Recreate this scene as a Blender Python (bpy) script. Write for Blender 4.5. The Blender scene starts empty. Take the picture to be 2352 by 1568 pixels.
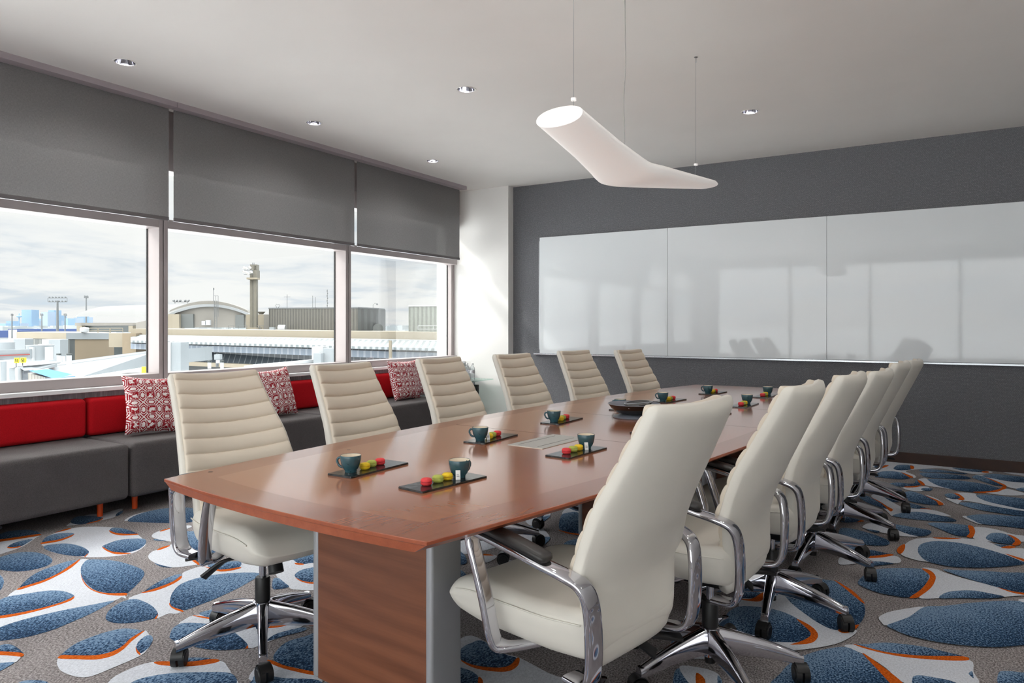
import bpy, math, random
from mathutils import Vector, Matrix
R = math.radians
random.seed(7)
S = bpy.context.scene
COL = S.collection

# ------------------------------------------------------------------ helpers
class MB:
    """collects verts/faces, then links them as ONE mesh object"""
    def __init__(s): s.v = []; s.f = []; s.m = []
    def add(s, vs, fs, mi=0):
        o = len(s.v); s.v += [tuple(p) for p in vs]
        for f in fs: s.f.append([o + i for i in f]); s.m.append(mi)
        return s
    def box(s, x0, x1, y0, y1, z0, z1, mi=0, M=None):
        vs = [Vector((x, y, z)) for z in (z0, z1) for y in (y0, y1) for x in (x0, x1)]
        if M: vs = [M @ p for p in vs]
        return s.add(vs, [(0, 2, 3, 1), (4, 5, 7, 6), (0, 1, 5, 4), (2, 6, 7, 3), (0, 4, 6, 2), (1, 3, 7, 5)], mi)
    def loft(s, rings, closed=True, cap=True, mi=0, loop=False):
        n = len(rings[0]); vs = [p for r in rings for p in r]; fs = []
        m = len(rings)
        for i in range(m if loop else m - 1):
            a = i * n; b = ((i + 1) % m) * n
            for j in range(n if closed else n - 1):
                k = (j + 1) % n
                fs.append((a + j, a + k, b + k, b + j))
        if cap and not loop:
            fs.append(tuple(range(n - 1, -1, -1))); fs.append(tuple(range((m - 1) * n, m * n)))
        return s.add(vs, fs, mi)
    def cyl(s, p0, p1, r0, r1=None, n=16, cap=True, mi=0):
        r1 = r0 if r1 is None else r1
        p0 = Vector(p0); p1 = Vector(p1); t = (p1 - p0).normalized()
        a = Vector((0, 0, 1)) if abs(t.z) < .9 else Vector((1, 0, 0))
        u = t.cross(a).normalized(); w = t.cross(u)
        ring = lambda p, r: [p + (u * math.cos(2 * math.pi * i / n) + w * math.sin(2 * math.pi * i / n)) * r for i in range(n)]
        return s.loft([ring(p0, r0), ring(p1, r1)], cap=cap, mi=mi)
    def tube(s, pts, r, n=8, mi=0):
        pts = [Vector(p) for p in pts]; rings = []
        for i, p in enumerate(pts):
            t = (pts[min(i + 1, len(pts) - 1)] - pts[max(i - 1, 0)]).normalized()
            a = Vector((0, 0, 1)) if abs(t.z) < .9 else Vector((1, 0, 0))
            u = t.cross(a).normalized(); w = t.cross(u)
            rings.append([p + (u * math.cos(2 * math.pi * k / n) + w * math.sin(2 * math.pi * k / n)) * r for k in range(n)])
        return s.loft(rings, mi=mi)
    def lathe(s, prof, n=32, c=(0, 0, 0), mi=0, cap=True):
        rings = [[(c[0] + r * math.cos(2 * math.pi * i / n), c[1] + r * math.sin(2 * math.pi * i / n), c[2] + z) for i in range(n)] for r, z in prof]
        return s.loft(rings, cap=cap, mi=mi)
    def rbox(s, c, size, r, k=4, mid=4, fn=None, mi=0):
        """rounded box (cushion body), optional deform fn(x,y,z)->(x,y,z) in -1..1 space aware coords"""
        h = [q / 2 for q in size]
        ax = []
        for q in h:
            a = [-q + r * (1 - math.tan(math.pi / 4 * (1 - i / k))) if k else -q for i in range(k)]
            L = [-q + r * (i / k) for i in range(k)]
            Mi = [-(q - r) + 2 * (q - r) * i / mid for i in range(mid + 1)]
            ax.append(L + Mi + [-x for x in reversed(L)])
        key = {}
        vs = []; fs = []
        def vid(p):
            kk = (round(p[0], 6), round(p[1], 6), round(p[2], 6))
            if kk in key: return key[kk]
            inner = Vector([max(-(h[i] - r), min(h[i] - r, p[i])) for i in range(3)])
            d = Vector(p) - inner
            q = inner + d.normalized() * r if d.length > 1e-9 else Vector(p)
            if fn: q = Vector(fn(*q))
            vs.append(q + Vector(c)); key[kk] = len(vs) - 1
            return key[kk]
        for axis in range(3):
            u, w = (axis + 1) % 3, (axis + 2) % 3
            for sg in (-1, 1):
                for i in range(len(ax[u]) - 1):
                    for j in range(len(ax[w]) - 1):
                        q = []
                        for (a, b) in ((i, j), (i + 1, j), (i + 1, j + 1), (i, j + 1)):
                            p = [0, 0, 0]; p[axis] = sg * h[axis]; p[u] = ax[u][a]; p[w] = ax[w][b]
                            q.append(vid(p))
                        if sg < 0: q.reverse()
                        fs.append(q)
        return s.add(vs, fs, mi)
    def prism(s, poly, axis, a, b, mi=0):
        """extrude a 2D polygon along axis ('x','y','z') from a to b"""
        def P(p, t):
            return {'x': (t, p[0], p[1]), 'y': (p[0], t, p[1]), 'z': (p[0], p[1], t)}[axis]
        n = len(poly)
        vs = [P(p, a) for p in poly] + [P(p, b) for p in poly]
        fs = [tuple(range(n - 1, -1, -1)), tuple(range(n, 2 * n))] + [(i, (i + 1) % n, n + (i + 1) % n, n + i) for i in range(n)]
        return s.add(vs, fs, mi)
    def xf(s, M):
        s.v = [tuple(M @ Vector(p)) for p in s.v]; return s
    def build(s, name, mats, parent=None, smooth=True, angle=35, bevel=0, loc=None, rotz=0):
        me = bpy.data.meshes.new(name); me.from_pydata(s.v, [], s.f); me.update()
        if not isinstance(mats, (list, tuple)): mats = [mats]
        for m in mats: me.materials.append(m)
        if len(mats) > 1: me.polygons.foreach_set('material_index', s.m)
        import bmesh
        bm = bmesh.new(); bm.from_mesh(me); bmesh.ops.recalc_face_normals(bm, faces=bm.faces); bm.to_mesh(me); bm.free()
        if smooth:
            me.shade_smooth()
            me.set_sharp_from_angle(angle=R(angle))
        o = bpy.data.objects.new(name, me); COL.objects.link(o)
        if parent: o.parent = parent
        if loc: o.location = loc
        if rotz: o.rotation_euler = (0, 0, rotz)
        if bevel:
            b = o.modifiers.new('edge_round', 'BEVEL'); b.width = bevel; b.segments = 2; b.limit_method = 'ANGLE'; b.angle_limit = R(40)
            b.harden_normals = False
        return o

def thing(name, label, cat, loc=(0, 0, 0), rotz=0, group=None):
    o = bpy.data.objects.new(name, None); COL.objects.link(o); o.empty_display_size = .1
    o.location = loc; o.rotation_euler = (0, 0, rotz)
    return tag(o, label, cat, group)
def tag(o, label=None, cat=None, group=None, kind=None):
    if label: o['label'] = label
    if cat: o['category'] = cat
    if group: o['group'] = group
    if kind: o['kind'] = kind
    return o
def struct(o): o['kind'] = 'structure'; return o
def dup(root, loc, rotz, label=None, group=None):
    r = root.copy(); COL.objects.link(r); r.location = loc; r.rotation_euler = (0, 0, rotz)
    if label: r['label'] = label
    if group: r['group'] = group
    for ch in list(root.children):
        c = ch.copy(); COL.objects.link(c); c.parent = r
        for g in ch.children:
            d = g.copy(); COL.objects.link(d); d.parent = c
    return r
def catmull(P, n=8, closed=False):
    P = [Vector(p) for p in P]; out = []; m = len(P)
    rng = range(m) if closed else range(m - 1)
    for i in rng:
        if closed: p0, p1, p2, p3 = P[i - 1], P[i], P[(i + 1) % m], P[(i + 2) % m]
        else: p0, p1, p2, p3 = P[max(i - 1, 0)], P[i], P[i + 1], P[min(i + 2, m - 1)]
        for k in range(n):
            t = k / n
            out.append(.5 * ((2 * p1) + (p2 - p0) * t + (2 * p0 - 5 * p1 + 4 * p2 - p3) * t * t + (3 * p1 - p0 - 3 * p2 + p3) * t ** 3))
    if not closed: out.append(P[-1])
    return out
def sample(tab, x):
    """piecewise linear table lookup"""
    if x <= tab[0][0]: return tab[0][1:]
    for a, b in zip(tab, tab[1:]):
        if x <= b[0]:
            t = (x - a[0]) / (b[0] - a[0]); return tuple(p + (q - p) * t for p, q in zip(a[1:], b[1:]))
    return tab[-1][1:]

# ------------------------------------------------------------------ materials
def lin(r, g, b):
    f = lambda c: (c / 255 / 12.92) if c / 255 <= .04045 else ((c / 255 + .055) / 1.055) ** 2.4
    return (f(r), f(g), f(b), 1)
class N:
    """tiny node DSL"""
    def __init__(s, name):
        s.mat = bpy.data.materials.new(name); s.mat.use_nodes = True
        s.t = s.mat.node_tree; s.t.nodes.clear()
        s.out = s.t.nodes.new('ShaderNodeOutputMaterial')
    def n(s, typ, **kw):
        nd = s.t.nodes.new(typ)
        for k, v in kw.items():
            if k == 'inp':
                for a, b in v.items(): s.put(nd, a, b)
            else: setattr(nd, k, v)
        return nd
    def put(s, nd, a, b):
        if isinstance(b, bpy.types.NodeSocket): s.t.links.new(b, nd.inputs[a])
        else: nd.inputs[a].default_value = b
    def math(s, op, a, b=0.0, c=None):
        nd = s.n('ShaderNodeMath', operation=op); s.put(nd, 0, a); s.put(nd, 1, b)
        if c is not None: s.put(nd, 2, c)
        return nd.outputs[0]
    def mix(s, f, a, b):
        nd = s.n('ShaderNodeMix', data_type='RGBA'); s.put(nd, 0, f); s.put(nd, 6, a); s.put(nd, 7, b)
        return nd.outputs[2]
    def coord(s, kind='Object', scale=None, rot=None):
        c = s.n('ShaderNodeTexCoord').outputs[kind]
        if scale or rot:
            m = s.n('ShaderNodeMapping'); s.put(m, 0, c)
            if scale: m.inputs['Scale'].default_value = scale
            if rot: m.inputs['Rotation'].default_value = rot
            return m.outputs[0]
        return c
    def noise(s, vec, scale, detail=2, rough=.5, dist=0):
        nd = s.n('ShaderNodeTexNoise'); s.put(nd, 'Vector', vec); nd.inputs['Scale'].default_value = scale
        nd.inputs['Detail'].default_value = detail; nd.inputs['Roughness'].default_value = rough; nd.inputs['Distortion'].default_value = dist
        return nd.outputs[0]
    def ramp(s, f, stops, interp='LINEAR'):
        nd = s.n('ShaderNodeValToRGB'); s.put(nd, 0, f); cr = nd.color_ramp; cr.interpolation = interp
        while len(cr.elements) < len(stops): cr.elements.new(.5)
        for e, (p, c) in zip(cr.elements, stops): e.position = p; e.color = c
        return nd.outputs[0]
    def bump(s, h, strength=.2, dist=.002):
        nd = s.n('ShaderNodeBump'); s.put(nd, 'Height', h); nd.inputs['Strength'].default_value = strength; nd.inputs['Distance'].default_value = dist
        return nd.outputs[0]
    def bsdf(s, **kw):
        nd = s.n('ShaderNodeBsdfPrincipled')
        for k, v in kw.items(): s.put(nd, k.replace('_', ' '), v)
        return nd
    def done(s, sh):
        s.t.links.new(sh.outputs[0] if hasattr(sh, 'outputs') else sh, s.out.inputs[0]); return s.mat

def plain(name, rgb, rough=.5, metal=0, var=.06, scale=6, spec=.5, coat=0, bump=0, bscale=200, sheen=0):
    g = N(name); c = lin(*rgb); v = g.coord()
    nz = g.noise(v, scale, 3)
    d = tuple(max(0, q * (1 - var)) for q in c[:3]) + (1,); l = tuple(min(1, q * (1 + var)) for q in c[:3]) + (1,)
    b = g.bsdf(Base_Color=g.ramp(nz, [(.3, d), (.7, l)]), Roughness=rough, Metallic=metal)
    b.inputs['Specular IOR Level'].default_value = spec
    if coat: b.inputs['Coat Weight'].default_value = coat; b.inputs['Coat Roughness'].default_value = .05
    if sheen: b.inputs['Sheen Weight'].default_value = sheen
    if bump: g.put(b, 'Normal', g.bump(g.noise(v, bscale, 2), bump, .001))
    return g.done(b)
def fabric(name, a, b_, scale=350, rough=.9, bump=.3):
    g = N(name); v = g.coord(); n1 = g.noise(v, scale, 2); n2 = g.noise(v, 4, 2)
    col = g.ramp(g.math('ADD', g.math('MULTIPLY', n1, .8), g.math('MULTIPLY', n2, .2)), [(.35, lin(*a)), (.65, lin(*b_))])
    b = g.bsdf(Base_Color=col, Roughness=rough); b.inputs['Specular IOR Level'].default_value = .2
    g.put(b, 'Normal', g.bump(n1, bump, .001)); return g.done(b)

m_ceiling = plain('ceiling_paint', (236, 233, 229), .9, var=.015, scale=2)
m_wallw = plain('white_wall_paint', (236, 235, 232), .85, var=.015, scale=2)
m_sidewall = plain('grey_wall_paint', (205, 203, 200), .85, var=.02, scale=2)
m_mauve = plain('window_frame_paint', (172, 163, 162), .45, var=.03, scale=4)
m_frame_dk = plain('window_gasket', (25, 24, 24), .6)
m_fascia = plain('shade_fascia_metal', (170, 160, 164), .5, var=.03)
m_base = plain('dark_wood_baseboard', (58, 36, 26), .45, var=.2, scale=12)
m_ledge = plain('white_sill', (235, 236, 238), .4, var=.02)
def streak():
    g = N('streaked_stone'); v = g.coord(scale=(1, 14, 1.2))
    n1 = g.noise(v, 6, 3, .6)
    b = g.bsdf(Base_Color=g.ramp(n1, [(.38, lin(150, 152, 158)), (.6, lin(176, 178, 184)), (.72, lin(214, 216, 220))]), Roughness=.6)
    return g.done(b)
m_streak = streak()
m_leather = plain('cream_leather', (226, 222, 212), .42, var=.025, scale=5, spec=.45, bump=.12, bscale=600)
m_quilt = plain('cream_quilted_leather', (222, 211, 194), .45, var=.025, scale=5, spec=.4, bump=.12, bscale=600)
m_chrome = plain('polished_aluminium', (205, 205, 212), .07, 1, var=.02)
m_alu = plain('satin_aluminium', (186, 188, 192), .42, .55, var=.03)
m_black = plain('black_plastic', (22, 22, 23), .42, var=.15)
m_blackrub = plain('black_pad', (34, 32, 31), .38, var=.1, spec=.6)
m_red = fabric('red_wool', (164, 8, 20), (196, 20, 32), 420)
m_grey = fabric('charcoal_wool', (66, 62, 63), (100, 96, 96), 420)
m_orange = plain('orange_enamel', (226, 82, 24), .4)
m_under = plain('black_underside', (18, 17, 17), .8)
m_slate = plain('black_slate', (34, 36, 38), .16, var=.3, scale=30, bump=.5, bscale=60, spec=.6)
m_cream_in = plain('cream_glaze', (238, 226, 206), .15, spec=.6)
m_yellow = plain('yellow_macaron', (238, 200, 28), .65, var=.08, scale=120)
m_green = plain('green_macaron', (176, 184, 82), .65, var=.08, scale=120)
m_redmac = plain('red_macaron', (226, 62, 66), .65, var=.08, scale=120)
m_fill_y = plain('yellow_filling', (222, 172, 16), .6, var=.1, scale=200)
m_fill_g = plain('pale_green_filling', (206, 212, 120), .6, var=.1, scale=200)
m_fill_r = plain('red_filling', (190, 36, 48), .6, var=.1, scale=200)
m_paper = plain('white_paper', (240, 240, 238), .7, var=.02)
m_print = plain('grey_print', (120, 120, 124), .7, var=.1, scale=300)
m_dishgrey = plain('grey_plastic', (120, 124, 134), .35)
m_gloss_blk = plain('gloss_black', (20, 18, 17), .12, spec=.7)
m_brush = plain('brushed_plate', (206, 203, 196), .38, .6, var=.03)
m_silver = plain('silver_rim', (200, 204, 208), .2, 1)

def teal():
    g = N('teal_speckled_glaze'); v = g.coord()
    n1 = g.noise(v, 140, 3, .6); n2 = g.noise(v, 18, 2)
    c1 = g.ramp(n2, [(.3, lin(44, 78, 88)), (.7, lin(62, 100, 110))])
    b = g.bsdf(Base_Color=g.mix(g.ramp(n1, [(.66, (0, 0, 0, 1)), (.72, (1, 1, 1, 1))]), c1, lin(22, 40, 48)), Roughness=.16)
    return g.done(b)
m_teal = teal()

def glass(name, tint=(1, 1, 1, 1), rough=0.0, fres=.06, fk=.7):
    g = N(name)
    tr = g.n('ShaderNodeBsdfTransparent'); tr.inputs[0].default_value = tint
    gl = g.n('ShaderNodeBsdfGlossy'); gl.inputs['Roughness'].default_value = rough
    lw = g.n('ShaderNodeLayerWeight'); lw.inputs[0].default_value = .25
    nz = g.noise(g.coord(), 3, 2)
    f = g.math('ADD', g.math('MULTIPLY', lw.outputs['Fresnel'], fk), g.math('MULTIPLY', nz, fres))
    mx = g.n('ShaderNodeMixShader'); g.put(mx, 0, f); g.t.links.new(tr.outputs[0], mx.inputs[1]); g.t.links.new(gl.outputs[0], mx.inputs[2])
    return g.done(mx)
m_glass = glass('window_glass', (.98, .99, .985, 1), 0, .02, .30)
m_bottle = glass('clear_plastic', (.93, .95, .96, 1), .05, .12)
m_tableglass = glass('green_edge_glass', (.80, .93, .88, 1), 0, .05)

def shade():
    g = N('grey_screen_weave'); v = g.coord(scale=(1, 1, 1))
    w = g.noise(g.coord(scale=(60, 60, 500)), 1.0, 2); w2 = g.noise(g.coord(scale=(60, 500, 60)), 1.0, 2)
    f = g.math('MULTIPLY', g.math('ADD', w, w2), .5)
    df = g.n('ShaderNodeBsdfDiffuse'); g.put(df, 0, g.ramp(f, [(.4, lin(132, 130, 131)), (.6, lin(154, 152, 152))]))
    tl = g.n('ShaderNodeBsdfTranslucent'); tl.inputs[0].default_value = lin(150, 148, 150)
    tr = g.n('ShaderNodeBsdfTransparent')
    m1 = g.n('ShaderNodeMixShader'); m1.inputs[0].default_value = .22; g.t.links.new(df.outputs[0], m1.inputs[1]); g.t.links.new(tl.outputs[0], m1.inputs[2])
    m2 = g.n('ShaderNodeMixShader'); g.put(m2, 0, g.math('MULTIPLY_ADD', f, .10, .10)); g.t.links.new(m1.outputs[0], m2.inputs[1]); g.t.links.new(tr.outputs[0], m2.inputs[2])
    return g.done(m2)
m_shade = shade()

def wallpaper():
    g = N('woven_grey_wallpaper'); c = g.coord()
    br = g.n('ShaderNodeTexBrick', offset=.5, squash=1.0); g.put(br, 'Vector', g.coord(rot=(R(90), 0, 0)))
    br.inputs['Scale'].default_value = 1.0; br.inputs['Brick Width'].default_value = .016; br.inputs['Row Height'].default_value = .011
    br.inputs['Mortar Size'].default_value = .0022; br.inputs['Mortar Smooth'].default_value = .6
    br.inputs['Color1'].default_value = (1, 1, 1, 1); br.inputs['Color2'].default_value = (.6, .6, .6, 1); br.inputs['Mortar'].default_value = (0, 0, 0, 1)
    n1 = g.noise(c, 90, 2); n2 = g.noise(g.coord(scale=(1.5, 1, 14)), 14, 2)
    f = g.math('MULTIPLY', g.math('MULTIPLY', g.n('ShaderNodeSeparateColor', inp={0: br.outputs[0]}).outputs[0], g.ramp(n1, [(.36, (.1, .1, .1, 1)), (.6, (1, 1, 1, 1))])), g.math('ADD', n2, .5))
    col = g.mix(f, lin(92, 93, 97), lin(122, 123, 128))
    b = g.bsdf(Base_Color=col, Roughness=g.math('MULTIPLY_ADD', f, -.22, .62))
    b.inputs['Specular IOR Level'].default_value = .55
    g.put(b, 'Normal', g.bump(f, .35, .003)); return g.done(b)
m_wallpaper = wallpaper()

def whiteboard():
    g = N('back_painted_glass'); nz = g.noise(g.coord(), 1.2, 2)
    b = g.bsdf(Base_Color=g.ramp(nz, [(.3, lin(238, 243, 246)), (.7, lin(241, 246, 249))]), Roughness=.04)
    b.inputs['Specular IOR Level'].default_value = .5; return g.done(b)
m_board = whiteboard()

def wood(name, a, b_, rough, along='y', freq=26, coat=0.0, arcs=False):
    g = N(name)
    sc = {'y': (freq, 1.3, freq), 'x': (1.3, freq, freq), 'z': (freq, freq, 1.3)}[along]
    v = g.coord(scale=sc)
    n1 = g.noise(v, 1.0, 3, .5, .15); n2 = g.noise(g.coord(scale=tuple(q * 7 for q in sc)), 1.0, 2); n3 = g.noise(g.coord(), 1.4, 2)
    if arcs:
        wv = g.n('ShaderNodeTexWave', wave_type='RINGS', rings_direction='Y'); g.put(wv, 'Vector', g.n('ShaderNodeMapping', inp={0: g.coord(), 'Location': (.28, 0, .75), 'Scale': (.55, 1, 1.5)}).outputs[0])
        wv.inputs['Scale'].default_value = 3.2; wv.inputs['Distortion'].default_value = 3.5; wv.inputs['Detail'].default_value = 3; wv.inputs['Detail Scale'].default_value = 1.2
        f = g.math('ADD', g.math('MULTIPLY', wv.outputs['Fac'], .16), g.math('ADD', g.math('MULTIPLY', n1, .55), g.math('MULTIPLY', n2, .25)))
    else:
        f = g.math('ADD', g.math('MULTIPLY', n1, .55), g.math('ADD', g.math('MULTIPLY', n2, .25), g.math('MULTIPLY', n3, .25)))
    col = g.ramp(f, [(.25, lin(*a)), (.75, lin(*b_))])
    b = g.bsdf(Base_Color=col, Roughness=rough); b.inputs['Specular IOR Level'].default_value = .6
    if coat: b.inputs['Coat Weight'].default_value = coat; b.inputs['Coat Roughness'].default_value = .12; b.inputs['Coat IOR'].default_value = 1.6
    return g.done(b)
m_wood = wood('walnut_top', (160, 96, 62), (178, 114, 78), .17, 'x', 9, .55)
m_band = wood('walnut_edge_band', (138, 78, 52), (166, 102, 72), .2, 'y', 16, .4)
m_edge = wood('walnut_edge', (138, 66, 40), (170, 92, 60), .28, 'y', 40)
m_panel = wood('walnut_panel', (104, 60, 40), (138, 86, 60), .36, 'x', 26, arcs=True)
m_tunder = wood('dark_underside_veneer', (40, 22, 15), (54, 30, 20), .6, 'x', 20)

def cushion_mat():
    g = N('red_white_lattice_print'); c = g.n('ShaderNodeSeparateXYZ', inp={0: g.coord()}).outputs
    cell = .105
    u = g.math('PINGPONG', g.math('MULTIPLY', c[0], 1 / cell), .5); v = g.math('PINGPONG', g.math('MULTIPLY', c[1], 1 / cell), .5)
    # u,v in 0..0.5 ; (0,0) crossing centre, (.5,.5) block centre
    def hexm(a, b):   # elongated link centred on a=.5,b=0
        a2 = g.math('SUBTRACT', .5, a)
        return g.math('MAXIMUM', g.math('MULTIPLY', b, 1 / .17), g.math('MULTIPLY', g.math('ADD', a2, g.math('MULTIPLY', b, .8)), 1 / .33))
    h = g.math('MINIMUM', hexm(u, v), hexm(v, u))
    bl = g.math('MAXIMUM', g.math('SUBTRACT', .5, u), g.math('SUBTRACT', .5, v))
    nz = g.noise(g.coord(), 42, 3, .6)
    W = lin(232, 222, 222); Rd = lin(150, 22, 36)
    link = g.math('MULTIPLY', g.math('GREATER_THAN', h, .55), g.math('LESS_THAN', h, .86))
    block = g.math('LESS_THAN', g.math('ADD', bl, 0), .255)
    blk = g.math('MULTIPLY', block, g.math('LESS_THAN', nz, g.math('MULTIPLY_ADD', bl, 1.0, .40)))
    outl = g.math('MULTIPLY', g.math('GREATER_THAN', h, 1.02), g.math('GREATER_THAN', bl, .27))
    diag = g.math('GREATER_THAN', g.math('ABSOLUTE', g.math('SUBTRACT', u, v)), .045)
    oth = g.math('MULTIPLY', outl, diag)
    f = g.math('MAXIMUM', g.math('MAXIMUM', link, blk), oth)
    f = g.math('MULTIPLY', f, g.math('LESS_THAN', g.noise(g.coord(), 110, 2), .62))
    b = g.bsdf(Base_Color=g.mix(f, W, Rd), Roughness=.85); b.inputs['Specular IOR Level'].default_value = .2
    return g.done(b)
m_cushion = cushion_mat()

def glow(name, rgb, strength, base=(240, 238, 236)):
    g = N(name); nz = g.noise(g.coord(), 2, 2)
    b = g.bsdf(Base_Color=lin(*base), Roughness=.45)
    b.inputs['Emission Color'].default_value = lin(*rgb); g.put(b, 'Emission Strength', g.math('MULTIPLY_ADD', nz, .1 * strength, .95 * strength))
    return g.done(b)
m_lamp = glow('opal_diffuser', (255, 250, 246), .24)

# carpet piles
def pile(name, stops, scale=210, tint=None, rough=.95):
    g = N(name); v = g.coord(scale=(1, .62, 1), rot=(0, 0, R(35)))
    n1 = g.noise(v, scale, 2, .6); n2 = g.noise(g.coord(), 3, 2)
    f = g.math('ADD', g.math('MULTIPLY', n1, .85), g.math('MULTIPLY', n2, .15))
    if tint:
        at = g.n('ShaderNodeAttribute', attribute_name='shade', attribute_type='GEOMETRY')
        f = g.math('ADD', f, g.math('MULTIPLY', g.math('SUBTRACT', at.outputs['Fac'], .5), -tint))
    b = g.bsdf(Base_Color=g.ramp(f, stops), Roughness=rough); b.inputs['Specular IOR Level'].default_value = .1
    g.put(b, 'Normal', g.bump(n1, .5, .004)); return g.done(b)
m_pgrey = pile('carpet_grey', [(.36, lin(92, 87, 87)), (.5, lin(138, 132, 132)), (.64, lin(176, 170, 169))], 170)
m_pwhite = pile('carpet_pale', [(.35, lin(194, 198, 206)), (.65, lin(216, 220, 228))], 160)
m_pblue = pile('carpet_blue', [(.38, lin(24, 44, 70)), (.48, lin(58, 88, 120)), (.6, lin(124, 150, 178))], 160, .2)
m_porange = pile('carpet_orange', [(.35, lin(168, 70, 10)), (.65, lin(216, 104, 26))], 160)
SKY_H, SKY_Z, SKY_T, SKY_G, SUN_E, EXPO, DL_W = 0.9, 10.5, .2, 2.6, 2.3, 0.12, 4.6
# ------------------------------------------------------------------ the room
ZC = 2.924; YB = 7.345
XW = -5.2; XG = -5.36          # room face of the mullions / glass line
DL = [(-4.475, 2.568), (-4.475, 4.154), (-4.475, 5.744), (-2.919, 4.134), (-1.321, 5.728), (-1.321, 2.56), (.26, 4.14), (.26, 2.56), (.26, .98), (-1.321, .98), (-2.919, .98), (1.84, 5.73), (1.84, 2.56)]  # seen fittings first, then unseen ones added to brighten the room
def ceiling():
    b = MB(); r = .062; h = .09
    xs = sorted({-5.6, 2.4} | {round(x + s * h, 4) for x, y in DL for s in (-1, 1)})
    ys = sorted({-3.2, 7.6} | {round(y + s * h, 4) for x, y in DL for s in (-1, 1)})
    for i in range(len(xs) - 1):
        for j in range(len(ys) - 1):
            cx, cy = (xs[i] + xs[i + 1]) / 2, (ys[j] + ys[j + 1]) / 2
            hit = [d for d in DL if abs(d[0] - cx) < .05 and abs(d[1] - cy) < .05 and abs(xs[i + 1] - xs[i] - 2 * h) < .01]
            if not hit:
                b.add([(xs[i], ys[j], ZC), (xs[i + 1], ys[j], ZC), (xs[i + 1], ys[j + 1], ZC), (xs[i], ys[j + 1], ZC)], [(0, 3, 2, 1)])
            else:
                n = 32; inn = []; out = []
                for k in range(n):
                    a = 2 * math.pi * k / n; c, s = math.cos(a), math.sin(a)
                    inn.append((hit[0][0] + r * c, hit[0][1] + r * s, ZC))
                    q = max(abs(c), abs(s)); fx = hit[0][0] + h * c / q; fy = hit[0][1] + h * s / q
                    out.append((min(max(fx, xs[i]), xs[i + 1]), min(max(fy, ys[j]), ys[j + 1]), ZC))
                b.loft([inn, out], cap=False)
    b.box(-5.6, 2.4, -3.2, 7.6, 3.1, 3.25)
    for (x0, x1, y0, y1) in ((-5.6, -5.56, -3.2, 7.6), (2.36, 2.4, -3.2, 7.6), (-5.6, 2.4, -3.2, -3.16), (-5.6, 2.4, 7.56, 7.6)):
        b.box(x0, x1, y0, y1, ZC, 3.1)
    return struct(b.build('ceiling', m_ceiling, smooth=False))
ceiling()
struct(MB().box(-4.49, 2.4, YB, 7.55, 0, ZC).build('wall_back', m_wallpaper, smooth=False))
struct(MB().box(-5.56, -4.49, 7.23, 7.55, 0, ZC).build('wall_pier', m_wallw, smooth=False))
struct(MB().box(2.2, 2.4, -3.0, YB, 0, ZC).build('wall_right', m_sidewall, smooth=False))
b = MB(); b.box(-5.56, 2.4, -3.2, -3.0, 0, .5); b.box(-5.56, 2.4, -3.2, -3.0, 2.7, ZC); b.box(-5.56, -4.9, -3.2, -3.0, .5, 2.7); b.box(1.9, 2.4, -3.2, -3.0, .5, 2.7)
struct(b.build('wall_front', m_sidewall, smooth=False))
struct(MB().box(-4.49, 2.2, YB - .018, YB, 0, .098).build('baseboard_back', m_base, bevel=.003))
b = MB(); b.box(-5.5, XW - .02, -3.0, 7.23, -.4, .79)
struct(b.build('wall_left', m_streak, smooth=False))
struct(MB().box(-5.5, XW, -3.0, 7.23, 2.63, ZC).build('trim_1', m_mauve, smooth=False))
struct(MB().box(-5.36, -5.12, -3.0, 7.23, .778, .806).build('trim_2', m_ledge, bevel=.003))

# windows: y spans between mullion centre lines (2.0 m module), mullion 74 mm wide and 160 mm deep
MUL = [-2.711, -.711, 1.289, 3.289, 5.289, 7.2]
def window(i, y0, y1, last=False):
    a, c = y0 + .037, y1 - (.03 if last else .037)
    f = MB()
    f.box(XG, XW, a, c, .806, .875); f.box(XG, XW, a, c, 2.005, 2.075); f.box(XG, XW, a, c, 2.457, 2.63)
    if last: f.box(XG, -5.29, c, 7.23, .806, 2.63)
    w = struct(f.build('window_%d' % i, m_mauve, bevel=.004))
    mu = MB(); mu.box(XG, XW, y0 - .037, y0 - .004, .806, 2.63); mu.box(XG, XW, y0 + .004, y0 + .037, .806, 2.63)
    mu.build('mullion', m_mauve, w, bevel=.003)
    MB().box(XG, XW - .012, y0 - .004, y0 + .004, .806, 2.63).build('gasket', m_frame_dk, w, smooth=False)
    gk = MB()
    gk.box(XG - .004, XG + .012, a - .002, a + .006, .875, 2.63); gk.box(XG - .004, XG + .012, c - .006, c + .002, .875, 2.63)
    gk.build('glazing_bead', m_frame_dk, w, smooth=False)
    MB().box(XG - .01, XG - .002, a - .02, c + .02, .85, 2.04).build('pane', m_glass, w, smooth=False)
    MB().box(XG - .01, XG - .002, a - .02, c + .02, 2.045, 2.5).build('pane', m_glass, w, smooth=False)
for i in range(5): window(i + 1, MUL[i], MUL[i + 1], i == 4)
# wide window added behind the camera to light the room
f = MB()
for x in (-4.9, -3.2, -1.5, .2, 1.84): f.box(x, x + .06, -3.15, -3.02, .5, 2.7)
f.box(-4.9, 1.9, -3.15, -3.02, .5, .56); f.box(-4.9, 1.9, -3.15, -3.02, 2.64, 2.7)
w6 = struct(f.build('window_6', m_mauve, bevel=.003))
MB().box(-4.88, 1.88, -3.1, -3.092, .52, 2.68).build('pane', m_glass, w6, smooth=False)

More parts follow.
